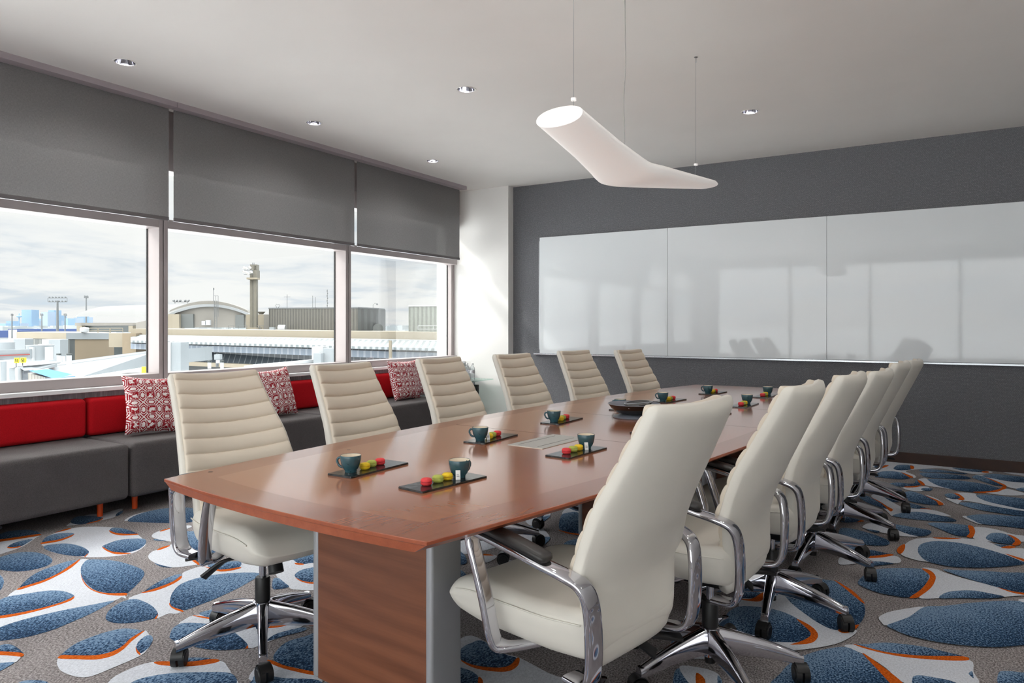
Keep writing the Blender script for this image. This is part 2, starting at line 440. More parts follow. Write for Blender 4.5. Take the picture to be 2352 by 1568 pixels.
# roller shades
def roller(y0, y1, f0, f1, label):
    t = thing('roller_shade', label, 'window shade', (-5.03, (y0 + y1) / 2, 2.045), group='grey roller shades on the windows')
    my = (y0 + y1) / 2
    w = (y1 - y0) / 2
    MB().box(-.0008, .0008, -w, w, .02, .842).build('shade_cloth', m_shade, t, smooth=False)
    MB().box(-.006, .006, -w, w, -.004, .022).build('hem_bar', plain('hem_bar_cloth', (104, 100, 101), .7), t, bevel=.002)
    MB().box(-.006, .006, -w, w, -.007, -.0041).build('hem_edge', m_silver, t, smooth=False)
    f = MB()
    f.box(.086, .095, f0 - my, f1 - my, .839, .879); f.box(.012, .086, f0 - my, f1 - my, .839, .845)
    f.build('fascia', m_fascia, t, smooth=False)
    b = MB(); b.cyl((0, -w, .862), (0, w, .862), .0165, n=20); b.build('roller_tube', m_alu, t)
roller(1.262, 3.222, 1.23, 3.231, 'grey screen roller shade over the nearest window, left edge of photo')
roller(3.262, 5.196, 3.235, 5.199, 'grey screen roller shade in the middle, above the concrete light tower')
roller(5.234, 6.98, 5.203, 7.0, 'grey screen roller shade beside the white pier, farthest of three')

# unseen pale roof slab added under the windows to bounce light up inside
struct(MB().box(-22, -5.6, -22, 32, -.9, -.6).build('roof', plain('bounce_roof_white', (240, 240, 239), .8, var=.03, scale=.4), smooth=False))
# back painted glass writing wall
t = thing('glass_whiteboard', 'long white glass writing board in three panels on the grey wall', 'whiteboard', (-1.77, YB, .915))
for k in range(3):
    x0 = -4.113 + k * 1.5665 + 1.77
    MB().box(x0 + .0015, x0 + 1.565, -.022, -.010, .008, 1.372).build('glass_panel', m_board, t, bevel=.0012)
MB().box(-2.36, 2.38, -.008, -.0002, .05, 1.33).build('mounting_rail', m_alu, t, smooth=False)
MB().box(-2.42, 2.36, -.034, -.0002, -.012, .006).build('pen_ledge', m_silver, t, bevel=.002)

# recessed downlights
DLN = ['nearest to the camera, above the first window', 'above the middle window', 'farthest of the row along the windows', 'alone left of the white pendant lamp', 'right of the white pendant lamp, above the whiteboard']
for (x, y), s in zip(DL, DLN + ['added out of view to light the room'] * 8):
    t = thing('recessed_downlight', 'round chrome recessed ceiling downlight, ' + s, 'downlight', (x, y, ZC), group='ceiling downlights')
    MB().lathe([(.0615, .02), (.0615, -.001), (.070, -.003), (.071, -.0005), (.064, 0)], 40, cap=False).build('trim_ring', m_ceiling, t)
    MB().lathe([(.058, -.0012), (.0605, .002), (.052, .05), (.036, .10), (.022, .118)], 40, cap=False).build('reflector', m_chrome, t)
    MB().lathe([(.0005, .120), (.022, .120), (.024, .15), (.0005, .152)], 20).build('lamp_bulb', plain('frosted_bulb', (225, 225, 222), .4), t)

    ld = bpy.data.lights.new('downlight_fill', 'AREA'); ld.shape = 'DISK'; ld.size = .10; ld.energy = DL_W; ld.color = (1, .965, .92)  # fill light added inside fittings that are themselves switched off
    lo = bpy.data.objects.new('downlight_fill', ld); COL.objects.link(lo); lo.location = (0, 0, .045); lo.parent = t
# ------------------------------------------------------------------ bench sofa
def sofa(y0, y1, label):
    L = y1 - y0 - .012
    t = thing('bench_sofa', label, 'sofa', (-4.9, (y0 + y1) / 2, 0), group='bench sofa modules along the windows')
    MB().rbox((.04, 0, .29), (.60, L, .36), .035, 4, 6).build('seat', m_grey, t)
    MB().rbox((-.245, 0, .605), (.125, L, .262), .032, 4, 6).build('backrest', m_red, t)
    for sx in (.18, -.2):
        for sy in (-1, 1):
            MB().cyl((sx, sy * (L / 2 - .11), 0), (sx, sy * (L / 2 - .11), .118), .017, .019, 16).build('leg', m_orange, t)
    return t
sofa(.91, 2.66, 'charcoal bench sofa module with plain red back, nearest to the camera at left edge')
sofa(2.66, 4.41, 'charcoal bench sofa module with red back behind the two nearest window-side chairs')
sofa(4.41, 6.16, 'charcoal bench sofa module with red back at far end, under two lattice cushions')

def pillow(label, loc, rot, s=.43, T=.15):
    b = MB(); n = 18
    def P(u, v, sg):
        e = (1 - u ** 2) * (1 - v ** 2)
        px = u * s / 2 * (1 - .10 * (1 - v * v) * abs(u) ** 3) * 1.0
        py = v * s / 2 * (1 - .10 * (1 - u * u) * abs(v) ** 3)
        th = T / 2 * (max(e, 0) ** .42) + .002
        return (px, py, sg * th)
    for sg in (1, -1):
        vs = [P(-1 + 2 * i / n, -1 + 2 * j / n, sg) for i in range(n + 1) for j in range(n + 1)]
        b.add(vs, [(i * (n + 1) + j, (i + 1) * (n + 1) + j, (i + 1) * (n + 1) + j + 1, i * (n + 1) + j + 1) for i in range(n) for j in range(n)])
    edge = [(i, 0) for i in range(n)] + [(n, j) for j in range(n)] + [(n - i, n) for i in range(n)] + [(0, n - j) for j in range(n)]
    m = (n + 1) ** 2; idx = [i * (n + 1) + j for i, j in edge]
    b.f += [[idx[k], idx[(k + 1) % len(idx)], idx[(k + 1) % len(idx)] + m, idx[k] + m] for k in range(len(idx))]; b.m += [0] * len(idx)
    o = b.build('throw_pillow', m_cushion, angle=80)
    o.location = loc; o.rotation_euler = rot
    return tag(o, label, 'cushion', 'red and white lattice cushions')
# ------------------------------------------------------------------ conference chair
# chair frame: +Y is the way the sitter looks, origin on the floor under the column
CHY = [(.338, -.055), (.352, -.092), (.385, -.120), (.45, -.129), (.53, -.128), (.577, -.131), (.62, -.141), (.68, -.162), (.785, -.207), (.90, -.262), (1.0, -.309), (1.04, -.327)]
CHW = [(.338, .09), (.350, .130), (.375, .168), (.43, .192), (.50, .2), (.57, .203), (.59, .21), (.603, .238), (.615, .245), (.66, .241), (.75, .231), (.85, .214), (.95, .201), (1.04, .193)]
def sup(a, e):
    c, s = math.cos(a), math.sin(a)
    return (math.copysign(abs(c) ** e, c), math.copysign(abs(s) ** e, s))
def back_rings(z0, z1, n, th, off, wsub, chan=None, ends=3):
    zs = [z0 + (z1 - z0) * i / n for i in range(n + 1)]; rings = []; NS = 40
    for i, z in enumerate(zs):
        y, = sample(CHY, z); y2, = sample(CHY, z + .012); y1, = sample(CHY, z - .012)
        t = Vector((0, y2 - y1, .024)).normalized(); nr = Vector((0, t.z, -t.y))      # forward normal
        w, = sample(CHW, z); w -= wsub
        d = min(i, n - i) / ends if chan else min(i / 5, (n - i) / 2.2); k = math.sqrt(max(0.02, 1 - (1 - min(1, d)) ** 2)); th_ = th * (.35 + .65 * k); w_ = w - (1 - k) * .012
        conc = .045 * min(1, max(0, (z - .5) / .25))
        g = chan(z) if chan else 1
        r = []
        for j in range(NS):
            cx, sn = sup(2 * math.pi * j / NS, .45)
            f = sn * th_ / 2 * (g if sn > 0 else 1)
            base = Vector((cx * w_, y, z)) - nr * (conc * (1 - min(1, (cx * w_ / .225) ** 2))) + nr * (conc * .5)
            r.append(base + nr * (f + off))
        rings.append(r)
    return rings
def flat_sweep(path, wx, th, n=6, e=.5, NS=16, taper=None):
    P = catmull(path, n); rings = []
    for i, p in enumerate(P):
        t = (P[min(i + 1, len(P) - 1)] - P[max(i - 1, 0)]).normalized()
        bx = Vector((1, 0, 0)); bx = (bx - t * bx.dot(t))
        if bx.length < .35: bx = bx + Vector((0, 1, 0)) * .3; bx = bx - t * bx.dot(t)
        bx.normalize(); nn = t.cross(bx).normalized()
        k = taper(i / (len(P) - 1)) if taper else (1, 1)
        rings.append([p + bx * (c * wx / 2 * k[0]) + nn * (s * th / 2 * k[1]) for c, s in (sup(2 * math.pi * j / NS, e) for j in range(NS))])
    return rings
ARM = [(.03, .382, .17), (.07, .376, .225), (.098, .380, .266), (.110, .405, .284), (.132, .50, .29), (.165, .60, .292), (.186, .652, .29), (.178, .674, .289), (.145, .672, .288),
       (.04, .655, .285), (-.06, .635, .279), (-.125, .620, .270), (-.168, .600, .258), (-.186, .555, .248), (-.190, .46, .242), (-.182, .385, .237), (-.158, .354, .23), (-.10, .348, .218)]
def make_chair(label, loc, rotz, group):
    t = thing('conference_chair', label, 'chair', loc, rotz, group)
    # seat: bucket cushion with waterfall front
    def sf(x, y, z):
        fy = (y + .265) / .53
        k = min(1, max(0, (z + .05) / .10)); k = k * k * (3 - 2 * k)
        z2 = z - .050 * max(0, (fy - .70) / .30) ** 2 * k + .018 * max(0, (fy - .75) / .25) * (1 - k) + k * (.016 * (x / .24) ** 2 - .010 * math.sin(min(1, max(0, fy / .75)) * math.pi))
        x2 = x * (1 + .03 * math.sin(fy * math.pi)) * (1 - .10 * max(0, (.25 - fy) / .25)) * (.94 + .06 * k)
        y2 = y + (.020 * (1 - (x / .24) ** 2) * max(0, (fy - .5) / .5))
        return (x2, y2, z2)
    MB().rbox((0, .105, .442), (.48, .53, .126), .054, 6, 10, sf).build('seat', m_leather, t, angle=60)
    # seam piping on the two seat sides and the front
    for sx in (1, -1):
        pts = []
        for i in range(15):
            y = -.13 + .44 * i / 14; fy = (y - .105 + .265) / .53; k = .66
            pts.append((sx * (.2415 * (1 + .03 * math.sin(fy * math.pi)) * (1 - .10 * max(0, (.25 - fy) / .25)) * .982), y, .473 - .050 * max(0, (fy - .70) / .30) ** 2 * k + .010))
        MB().tube(pts, .0022, 6).build('piping', m_leather, t)
    b = MB(); b.loft(back_rings(.342, 1.042, 60, .054, -.006, 0)); b.build('backrest', m_leather, t, angle=70)
    seams = [1.004 - .0592 * k for k in range(9)]
    def chan(z):
        d = min(abs(z - s) for s in seams)
        return .40 + .60 * math.sqrt(max(0, 1 - (1 - min(1, d / .0296)) ** 2)) ** .8
    b = MB(); b.loft(back_rings(.47, 1.034, 190, .050, .014, .014, chan, 4)); b.build('back_cushion', m_quilt, t, angle=75)
    for sx in (1, -1):
        tp = lambda a: (.55 + .2 * min(1, a / .12) + (.25 * max(0, a - .5) / .3 if a < .8 else .25), 1)
        arm = MB().loft(flat_sweep([(sx * x, y, z) for y, z, x in ARM], .060, .022, 6, .6, 16, tp)).build('armrest', m_chrome, t, angle=60)
        pad = flat_sweep([(sx * .288, .188, .682), (sx * .288, .16, .6945), (sx * .286, .06, .681), (sx * .282, -.03, .663), (sx * .277, -.078, .650)], .052, .024, 8, .7, 16,
                         lambda a: (min(1, .55 + a * 5, .6 + (1 - a) * 6), min(1, .5 + a * 6, .5 + (1 - a) * 6)))
        MB().loft(pad).build('arm_pad', m_blackrub, arm, angle=60)
    # tilt mechanism
    b = MB(); b.rbox((0, .06, .374), (.30, .26, .014), .006, 2, 2); b.loft([[(sx * wx, y, z) for sx, y in ((-1, y0), (1, y0), (1, y1), (-1, y1))] for wx, y0, y1, z in ((.06, -.09, .12, .370), (.055, -.08, .12, .338), (.032, -.05, .08, .312))])
    mech = b.build('tilt_mechanism', m_black, t, bevel=.004)
    for (p, q, e) in (((.05, -.03, .350), (.15, -.095, .335), (.225, -.155, .322)), ((.06, -.01, .345), (.14, -.05, .312), (.195, -.085, .262))):
        MB().loft(flat_sweep([p, ((p[0] + q[0]) / 2, (p[1] + q[1]) / 2, (p[2] + q[2]) / 2 - .004), q, e], .024, .013, 4, .6, 10, lambda a: (.7 + .9 * a * a, 1))).build('lever', m_black, mech, angle=50)
    MB().cyl((.025, .12, .360), (.035, .155, .292), .024, .028, 18).build('tension_knob', m_black, mech, angle=40)
    MB().cyl((0, 0, .255), (0, 0, .320), .0135, n=18).build('gas_cylinder', m_chrome, t)
    MB().lathe([(.020, .172), (.0285, .172), (.0285, .262), (.025, .268), (.014, .268)], 24).build('cylinder_sleeve', m_black, t)
    hub = MB().lathe([(.012, .072), (.026, .072), (.031, .10), (.036, .175), (.028, .178)], 28).build('base_hub', m_chrome, t)
    MB().lathe([(.0005, .048), (.019, .048), (.020, .073), (.0005, .073)], 20).build('hub_tip', m_black, hub)
    for k in range(5):
        a = R(90 + 72 * k); M = Matrix.Rotation(a, 4, 'Z')
        rings = []
        for i in range(13):
            s = i / 12; x = .022 + s * .293
            zt = .176 - .078 * s - .004 * s * s + .006 * math.sin(s * math.pi)
            hgt = .094 - .060 * s; w = .019 - .004 * s
            zb = zt - hgt
            prof = [(w * .55, zt), (w * .80, zt - .003), (w, zt - .010), (w * .95, zb + .004), (w * .6, zb)]
            rings.append([M @ Vector((x, y, z)) for y, z in prof] + [M @ Vector((x, -y, z)) for y, z in reversed(prof)])
        b = MB().loft(rings); b.cyl(M @ Vector((.304, 0, .098)), M @ Vector((.304, 0, .060)), .0125, .0095, 14)
        leg = b.build('base_leg', m_chrome, t, angle=40)
        c = Vector((.304 * math.cos(a), .304 * math.sin(a), .0335)); tr = R(37 * k + 20)
        dv = Vector((math.cos(tr), math.sin(tr), 0)); b = MB()
        c = c + Vector((-dv.y, dv.x, 0)) * .012
        for sg in (-1, 1):
            b.cyl(c + dv * (.004 * sg), c + dv * (.0235 * sg), .0315, .0305, 22)
            b.cyl(c + dv * (.0235 * sg), c + dv * (.026 * sg), .022, .020, 18)
        pv = Vector((-dv.y, dv.x, 0)); hood = []
        for i in range(9):
            an = R(5 + 150 * i / 8); q = c + pv * (-.033 * math.cos(an)) + Vector((0, 0, .0345 * math.sin(an)))
            hood.append([q + dv * .020, q + dv * -.020, q + dv * -.020 + Vector((0, 0, .003)), q + dv * .020 + Vector((0, 0, .003))])
        b.loft(hood)
        b.build('caster', m_black, leg, angle=40)
    return t
UP = ('seat', 'piping', 'backrest', 'back_cushion', 'armrest', 'tilt_mechanism')
def chair_copy(src, loc, deg, spin, dz, label, group, tilt=0):
    c = dup(src, loc, R(deg - 90), label, group)
    adjust(c, spin, dz, tilt); return c
def adjust(c, spin, dz, tilt=0):
    for ch in c.children:
        nm = ch.name.split('.')[0]
        if nm in UP: ch.location.z = dz
        if nm in ('base_leg', 'base_hub'): ch.rotation_euler.z = R(spin)
        if tilt and nm in ('backrest', 'back_cushion'):
            py, pz, a = -.10, .42, R(tilt)
            ch.rotation_euler.x = a
            ch.location.y = py - (py * math.cos(a) - pz * math.sin(a)); ch.location.z = dz + pz - (py * math.sin(a) + pz * math.cos(a))
GW = 'cream chairs on the window side of the table'; GR = 'cream chairs on the near right side of the table'
LC = [(-2.27, 1.845, -9, -30, .034, 'cream high-back chair at the near end of the window side, its star base in view'),
      (-2.225, 2.53, -1, 10, .016, 'cream high-back chair second from the near end on the window side'),
      (-2.21, 3.29, -1.5, 40, .016, 'cream high-back chair third along the window side, before the lattice cushion pair'),
      (-2.205, 4.065, -6.5, 5, .012, 'cream high-back chair fourth along the window side, beside the glass table'),
      (-2.155, 4.868, -10, 25, .012, 'cream high-back chair fifth along the window side'),
      (-1.92, 5.40, -9, 0, .008, 'cream high-back chair at the far end of the window side')]
RC = [(-.860, 1.833, 168, 12, .012, 'large cream chair in the foreground seen from behind, nearest to the camera'),
      (-.72, 2.52, 175, -8, .012, 'cream chair seen from behind, second in the right-hand row'),
      (-.655, 3.235, 174.5, 30, .006, 'cream chair seen from behind, third in the right-hand row'),
      (-.60, 3.98, 174, 18, -.016, 'cream chair seen from behind, fourth in the right-hand row'),
      (-.555, 4.77, 175, 20, -.010, 'cream chair seen from behind, fifth in the right-hand row'),
      (-.51, 5.53, 174, 15, -.026, 'cream chair seen from behind, at the far end of the right-hand row')]
x, y, d, sp, dz, lb = RC[0]
chair0 = make_chair(lb, (x, y, 0), R(d - 90), GR)
for i, (x, y, d, sp, dz, lb) in enumerate(RC[1:]): chair_copy(chair0, (x, y, 0), d, sp, dz, lb, GR)
for i, (x, y, d, sp, dz, lb) in enumerate(LC): chair_copy(chair0, (x, y, 0), d, sp, dz, lb, GW, 6.5 if i == 0 else 0)
adjust(chair0, RC[0][3], RC[0][4])
# ------------------------------------------------------------------ conference table
TA = R(-4.37); TC = (-1.433, 3.66); TZ = .74
t = thing('conference_table', 'long boat-shaped walnut conference table standing on panel bases in the middle of the room', 'table', (TC[0], TC[1], 0), TA)
HL = 2.322
def outline(ins):
    """boat plan: bowed sides, slightly bowed ends; inset by ins"""
    pts = []
    for i in range(25):
        y = -HL + 2 * HL * i / 24
        pts.append((.770 - .190 * (y / 2.33) ** 2 - ins, y * (HL - ins) / HL))
    for i in range(1, 12):
        x = 1 - 2 * i / 12
        pts.append((x * (.580 - ins), HL - ins + .034 * (1 - x * x)))
    pts2 = [(-x, -y) for x, y in pts]
    return pts + pts2
mb = MB()
O0, O1 = outline(0), outline(.115)
ring = lambda pts, z: [(x, y, z) for x, y in pts]
mb.loft([ring(O1, TZ), ring(O0, TZ)], cap=False, mi=1)
n = len(O1); mb.add(ring(O1, TZ), [tuple(range(n))], 0)
def under(ins):
    q = []
    for k, (x, y) in enumerate(O0):
        m = k % 36
        q.append((x - math.copysign(ins, x), y) if m < 25 else (x * (.580 - ins) / .580, y))
    return q
mb.loft([ring(O0, TZ), ring(outline(-.0015), TZ - .0015), ring(outline(-.0015), TZ - .009), ring(under(.004), TZ - .0115), ring(under(.040), TZ - .032)], cap=False, mi=2)
mb.add(ring(under(.040), TZ - .032), [tuple(range(n))], 3)
mb.build('tabletop', [m_wood, m_band, m_edge, m_tunder], t, angle=25)
for y in (-.78, .0, .80):
    MB().box(-.64, .64, y - .0008, y + .0008, TZ - .0005, TZ + .00025).build('seam_line', m_tunder, t, smooth=False)
def base(y, w):
    pn = MB(); pn.box(-w + .026, w - .026, y - .066, y + .066, .04, .707)
    p = pn.build('panel_base', m_panel, t, smooth=False)
    for s in (-1, 1):
        MB().rbox((s * (w - .0135), y, .371), (.029, .14, .664), .011, 4, 2).build('corner_profile', m_alu, p)
        MB().lathe([(.0005, 0), (.033, 0), (.034, .004), (.012, .014), (.009, .016), (.009, .045), (.0005, .045)], 24, (s * (w - .055), y - .02, 0)).build('levelling_foot', m_chrome, p)
base(-1.90, .275); base(.06, .38); base(1.95, .275)
# flush cable hatch
h = MB().box(-.088, .088, -.178, .178, TZ - .002, TZ + .0022)
hx = h.build('cable_hatch', m_brush, t, bevel=.0008); hx.location = (.027, -.952, 0)
for x in (-.052, .046):
    MB().box(x - .0012, x + .0012, -.15, .14, TZ + .0015, TZ + .0026).build('lid_gap', m_black, hx, smooth=False)

# ------------------------------------------------------------------ coffee settings
ZT = TZ + .0005
def cup_mesh():
    pr = [(.0005, .0), (.019, 0), (.0205, .003), (.0195, .006), (.026, .014), (.0315, .027), (.0345, .042), (.0355, .056), (.0348, .0572), (.0338, .056)]
    return MB().lathe(pr, 40, cap=False)
CUP0 = None; MAC0 = {}
def cup(label, x, y, ang):
    global CUP0
    if CUP0: return dup(CUP0, (x, y, ZT + .0064), R(ang), label, 'teal cups on the slate trays')
    c = thing('espresso_cup', label, 'cup', (x, y, ZT + .0064), R(ang), 'teal cups on the slate trays')
    cup_mesh().build('cup_body', m_teal, c, angle=60)
    MB().lathe([(.0339, .0565), (.0330, .042), (.0300, .027), (.0245, .014), (.012, .008), (.0005, .0075)], 40, cap=False).build('inner_glaze', m_cream_in, c, angle=60)
    ha = catmull([(.033, 0, .046), (.042, 0, .047), (.0475, 0, .039), (.045, 0, .028), (.038, 0, .019), (.027, 0, .015)], 6)
    MB().tube(ha, .0042, 10).build('handle', m_teal, c, angle=60)
    CUP0 = c; return c
def macaron(kind, label, x, y, ang):
    if kind in MAC0: return dup(MAC0[kind], (x, y, ZT + .0064), R(ang), label, kind + ' macarons on the slate trays')
    ms, mf = {'red': (m_redmac, m_fill_r), 'green': (m_green, m_fill_g), 'yellow': (m_yellow, m_fill_y)}[kind]
    o = thing('macaron', label, 'macaron', (x, y, ZT + .0064), R(ang), kind + ' macarons on the slate trays')
    def ruffle(m, z0, s):
        for i, p in enumerate(m.v):
            a = math.atan2(p[1], p[0]); r = math.hypot(p[0], p[1])
            if abs(p[2] - z0) < .0026 and r > .012:
                k = 1 + .02 * math.sin(31 * a + s) + .015 * math.sin(53 * a)
                m.v[i] = (p[0] * k, p[1] * k, p[2])
        return m
    ruffle(MB().lathe([(.0005, 0), (.013, .0002), (.0165, .003), (.0175, .006), (.0180, .0078), (.0178, .0092), (.0005, .0092)], 56), .0085, 0).build('shell', ms, o, angle=60)
    MB().lathe([(.0005, .0088), (.0168, .0088), (.0172, .0108), (.0168, .0128), (.0005, .0128)], 40).build('filling', mf, o, angle=60)
    ruffle(MB().lathe([(.0005, .0124), (.0178, .0124), (.0180, .0138), (.0175, .0156), (.0165, .0188), (.0125, .0216), (.006, .0226), (.0005, .0228)], 56), .0131, 2).build('shell', ms, o, angle=60)
    MAC0[kind] = o; return o
TRAY0 = None
def tray(label, x, y, ang):
    global TRAY0
    if TRAY0:
        o = TRAY0.copy(); COL.objects.link(o)
    else:
        rnd = random.Random(3); b = MB(); pts = []
        L, W = .145, .0535
        per = [(-W, -L, W, -L, 14), (W, -L, W, L, 36), (W, L, -W, L, 14), (-W, L, -W, -L, 36)]
        for x0, y0, x1, y1, k in per:
            for i in range(k): pts.append((x0 + (x1 - x0) * i / k, y0 + (y1 - y0) * i / k))
        j = lambda a: [(px + rnd.uniform(-a, a), py + rnd.uniform(-a, a)) for px, py in pts]
        b.loft([[(p[0], p[1], 0) for p in j(.0007)], [(p[0], p[1], .003) for p in j(.0010)], [(p[0] * .995, p[1] * .998, .0062) for p in j(.0008)]])
        o = TRAY0 = b.build('slate_tray', m_slate, angle=30)
    o.location = (x, y, ZT); o.rotation_euler = (0, 0, R(ang - 90))
    return tag(o, label, 'tray', 'slate trays along the table')
ORD = ['nearest the camera', 'second from the camera', 'third from the camera', 'fourth from the camera', 'fifth from the camera', 'farthest from the camera']
TL = [(-1.72, 1.852, 90), (-1.723, 2.634, 92), (-1.731, 3.326, 91), (-1.667, 4.05, 90), (-1.586, 4.602, 82), (-1.491, 5.297, 84)]
TR = [(-1.369, 1.817, 82), (-1.25, 2.529, 84.5), (-1.20, 3.25, 86), (-1.112, 3.97, 87), (-1.091, 4.577, 88.5), (-1.107, 5.261, 88)]
for side, T, sn in (('L', TL, 'along the window side'), ('R', TR, 'along the right side')):
    for i, (x, y, a) in enumerate(T):
        ex = (math.cos(R(a)), math.sin(R(a))); ey = (-ex[1], ex[0])
        at = lambda s, o=0: (x + ex[0] * s + ey[0] * o, y + ex[1] * s + ey[1] * o)
        where = '%s %s' % (ORD[i], sn)
        tray('black slate tray, %s' % where, x, y, a)
        if side == 'L':
            cup('teal cup on the tray %s' % where, *at(-.088, .004), 205)
            for k, (c, s, o) in enumerate((('yellow', -.030, -.006), ('green', .014, .004), ('red', .060, .006))):
                macaron(c, '%s macaron on the tray %s' % (c, where), *at(s, o), 40 * k + 17 * i)
        else:
            cup('teal cup on the tray %s' % where, *at(.072, .002), 78)
            for k, (c, s, o) in enumerate((('red', -.078, 0), ('green', -.026, .002), ('yellow', .018, .004))):
                macaron(c, '%s macaron on the tray %s' % (c, where), *at(s, o), 40 * k + 23 * i)
# little white sachets leaning on three of the cups
def sachet(label, x, y, ang):
    s = MB().box(-.0075, .0075, -.0012, .0012, 0, .030)
    p = s.build('sugar_sachet', m_paper, smooth=False); p.location = (x, y, ZT + .0066); p.rotation_euler = (R(-14), 0, R(ang))
    q = MB(); q.box(-.0045, .0045, -.0014, -.00121, .010, .0125); q.box(-.0045, .003, -.0014, -.00121, .0155, .017)
    q.build('printed_lines', m_print, p, smooth=False)
    return tag(p, label, 'sachet', 'white sachets leaning by the cups')
sachet('white sachet leaning between cup and yellow macaron, front right slate tray', -1.340, 1.852, 40)
sachet('white sachet leaning by the cup, second slate tray on the right', -1.226, 2.567, 45)
sachet('white sachet leaning by the cup, second slate tray on the window side', -1.700, 2.574, 60)

# conference speaker in the middle of the table
t = thing('conference_phone', 'black dish-shaped conference phone on a round grey foot, middle of the table', 'conference phone', (-1.468, 3.672, TZ), R(20))
MB().lathe([(.0005, .0005), (.112, .0005), (.115, .004), (.110, .009), (.070, .018), (.05, .024), (.0005, .024)], 48).build('foot', m_dishgrey, t)
MB().lathe([(.0005, .022), (.072, .022), (.098, .030), (.122, .050), (.138, .070), (.140, .074)], 56, cap=False).build('dish', m_gloss_blk, t)
MB().lathe([(.1405, .0735), (.143, .076), (.140, .0785), (.134, .076), (.110, .060), (.0005, .054)], 56, cap=False).build('rim', m_dishgrey, t)
k = MB().lathe([(.0005, .070), (.070, .070), (.076, .075), (.075, .080), (.066, .083), (.060, .080), (.0005, .079)], 48)
ko = k.build('speaker_cap', m_gloss_blk, t); ko.location = (.03, .01, 0); ko.rotation_euler = (R(4), R(-5), 0)
q = MB().lathe([(.075, .0815), (.0772, .0825), (.075, .0835), (.0728, .0825)], 48, cap=False).build('cap_ring', m_silver, ko)
for i in range(2): MB().rbox((-.02 + .028 * i, -.128, .062), (.012, .004, .004), .0015, 2, 1).build('key', m_silver, t)

# ------------------------------------------------------------------ pendant
t = thing('pendant_lamp', 'white wing-shaped pendant lamp hanging over the table', 'pendant lamp', (-1.40, 3.4, 2.02))
def wing():
    A = Vector((-1.4425, 2.741, 2.152)) - Vector((-1.40, 3.4, 2.02)); B = Vector((-1.4026, 3.395, 2.018)) - Vector((-1.40, 3.4, 2.02)); C = Vector((-1.324, 4.673, 2.169)) - Vector((-1.40, 3.4, 2.02))
    tab = [(0, .118, .046), (.2, .130, .052), (.32, .150, .058), (.38, .168, .060), (.46, .168, .056), (.6, .135, .050), (.8, .100, .038), (.94, .078, .028), (1, .060, .022)]
    def ctr(u):
        s = .38; k = .022
        if u < s - k: return A + (B - A) * (u / s)
        if u > s + k: return B + (C - B) * ((u - s) / (1 - s))
        p = A + (B - A) * ((s - k) / s); q = B + (C - B) * (k / (1 - s)); w = (u - s + k) / (2 * k)
        return p * (1 - w) ** 2 + B * 2 * w * (1 - w) + q * w * w
    us = [0, .01, .05, .1, .2, .28, .33, .355, .38, .405, .43, .48, .56, .66, .76, .86, .94, .975, .99, 1.0]
    ex = Vector((.998, -.061, 0)); rings = []
    for u in us:
        p = ctr(u); d = (ctr(min(1, u + .01)) - ctr(max(0, u - .01))).normalized(); nn = ex.cross(d).normalized()
        w, h = sample(tab, u)
        if u > .94: k = math.sqrt(max(.03, 1 - ((u - .94) / .06) ** 2)); w *= k * .6 + .4; h *= k
        rings.append([p + ex * w * c + nn * h * s + d * (-.055 * c if u < .02 else 0) * 0 for c, s in (sup(2 * math.pi * j / 40, .92) for j in range(40))])
    inner = []
    for u, k in ((0, .95), (.012, .92), (.10, .88)):
        p = ctr(u); d = (ctr(u + .01) - ctr(max(0, u - .01))).normalized(); nn = ex.cross(d).normalized(); w, h = sample(tab, u)
        inner.append([p + ex * w * k * c + nn * h * (k - .03) * s for c, s in (sup(2 * math.pi * j / 40, .92) for j in range(40))])
    b = MB(); b.loft(list(reversed(inner)) + rings)
    return b, ctr
b, ctr = wing(); o = Vector((-1.40, 3.4, 2.02))
b.build('diffuser', m_lamp, t, angle=60)
wx, wy = -1.436 + 1.40, 2.87 - 3.4
MB().cyl((wx, wy, .16), (wx, wy, ZC - 2.02), .0012, n=6).build('suspension_wire', m_silver, t)
MB().cyl((wx, wy, .235), (wx, wy, .247), .0125, n=18).build('wire_clip', m_lamp, t)
w2 = (-1.342 + 1.40, 4.386 - 3.4)
wr = MB().cyl((*w2, .12), (*w2, ZC - 2.02), .0012, n=6); wr.build('suspension_wire', m_silver, t)
MB().cyl((*w2, .226), (*w2, .236), .0125, n=18).build('wire_clip', m_lamp, t)
for (x, y) in ((wx, wy), w2):
    MB().lathe([(.0005, -.035), (.004, -.035), (.004, -.006), (.012, -.003), (.012, 0), (.0005, 0)], 16, (x, y, ZC - 2.02)).build('ceiling_cup', m_silver, t)
cab = catmull([(-.004, -.02, .05), (-.002, -.02, .2), (-.006, -.02, .38), (.004, -.02, .55), (.002, -.02, .7), (.0, -.02, ZC - 2.02)], 6)
MB().tube(cab, .0022, 6).build('power_cable', plain('clear_grey_cable', (170, 168, 164), .4), t)

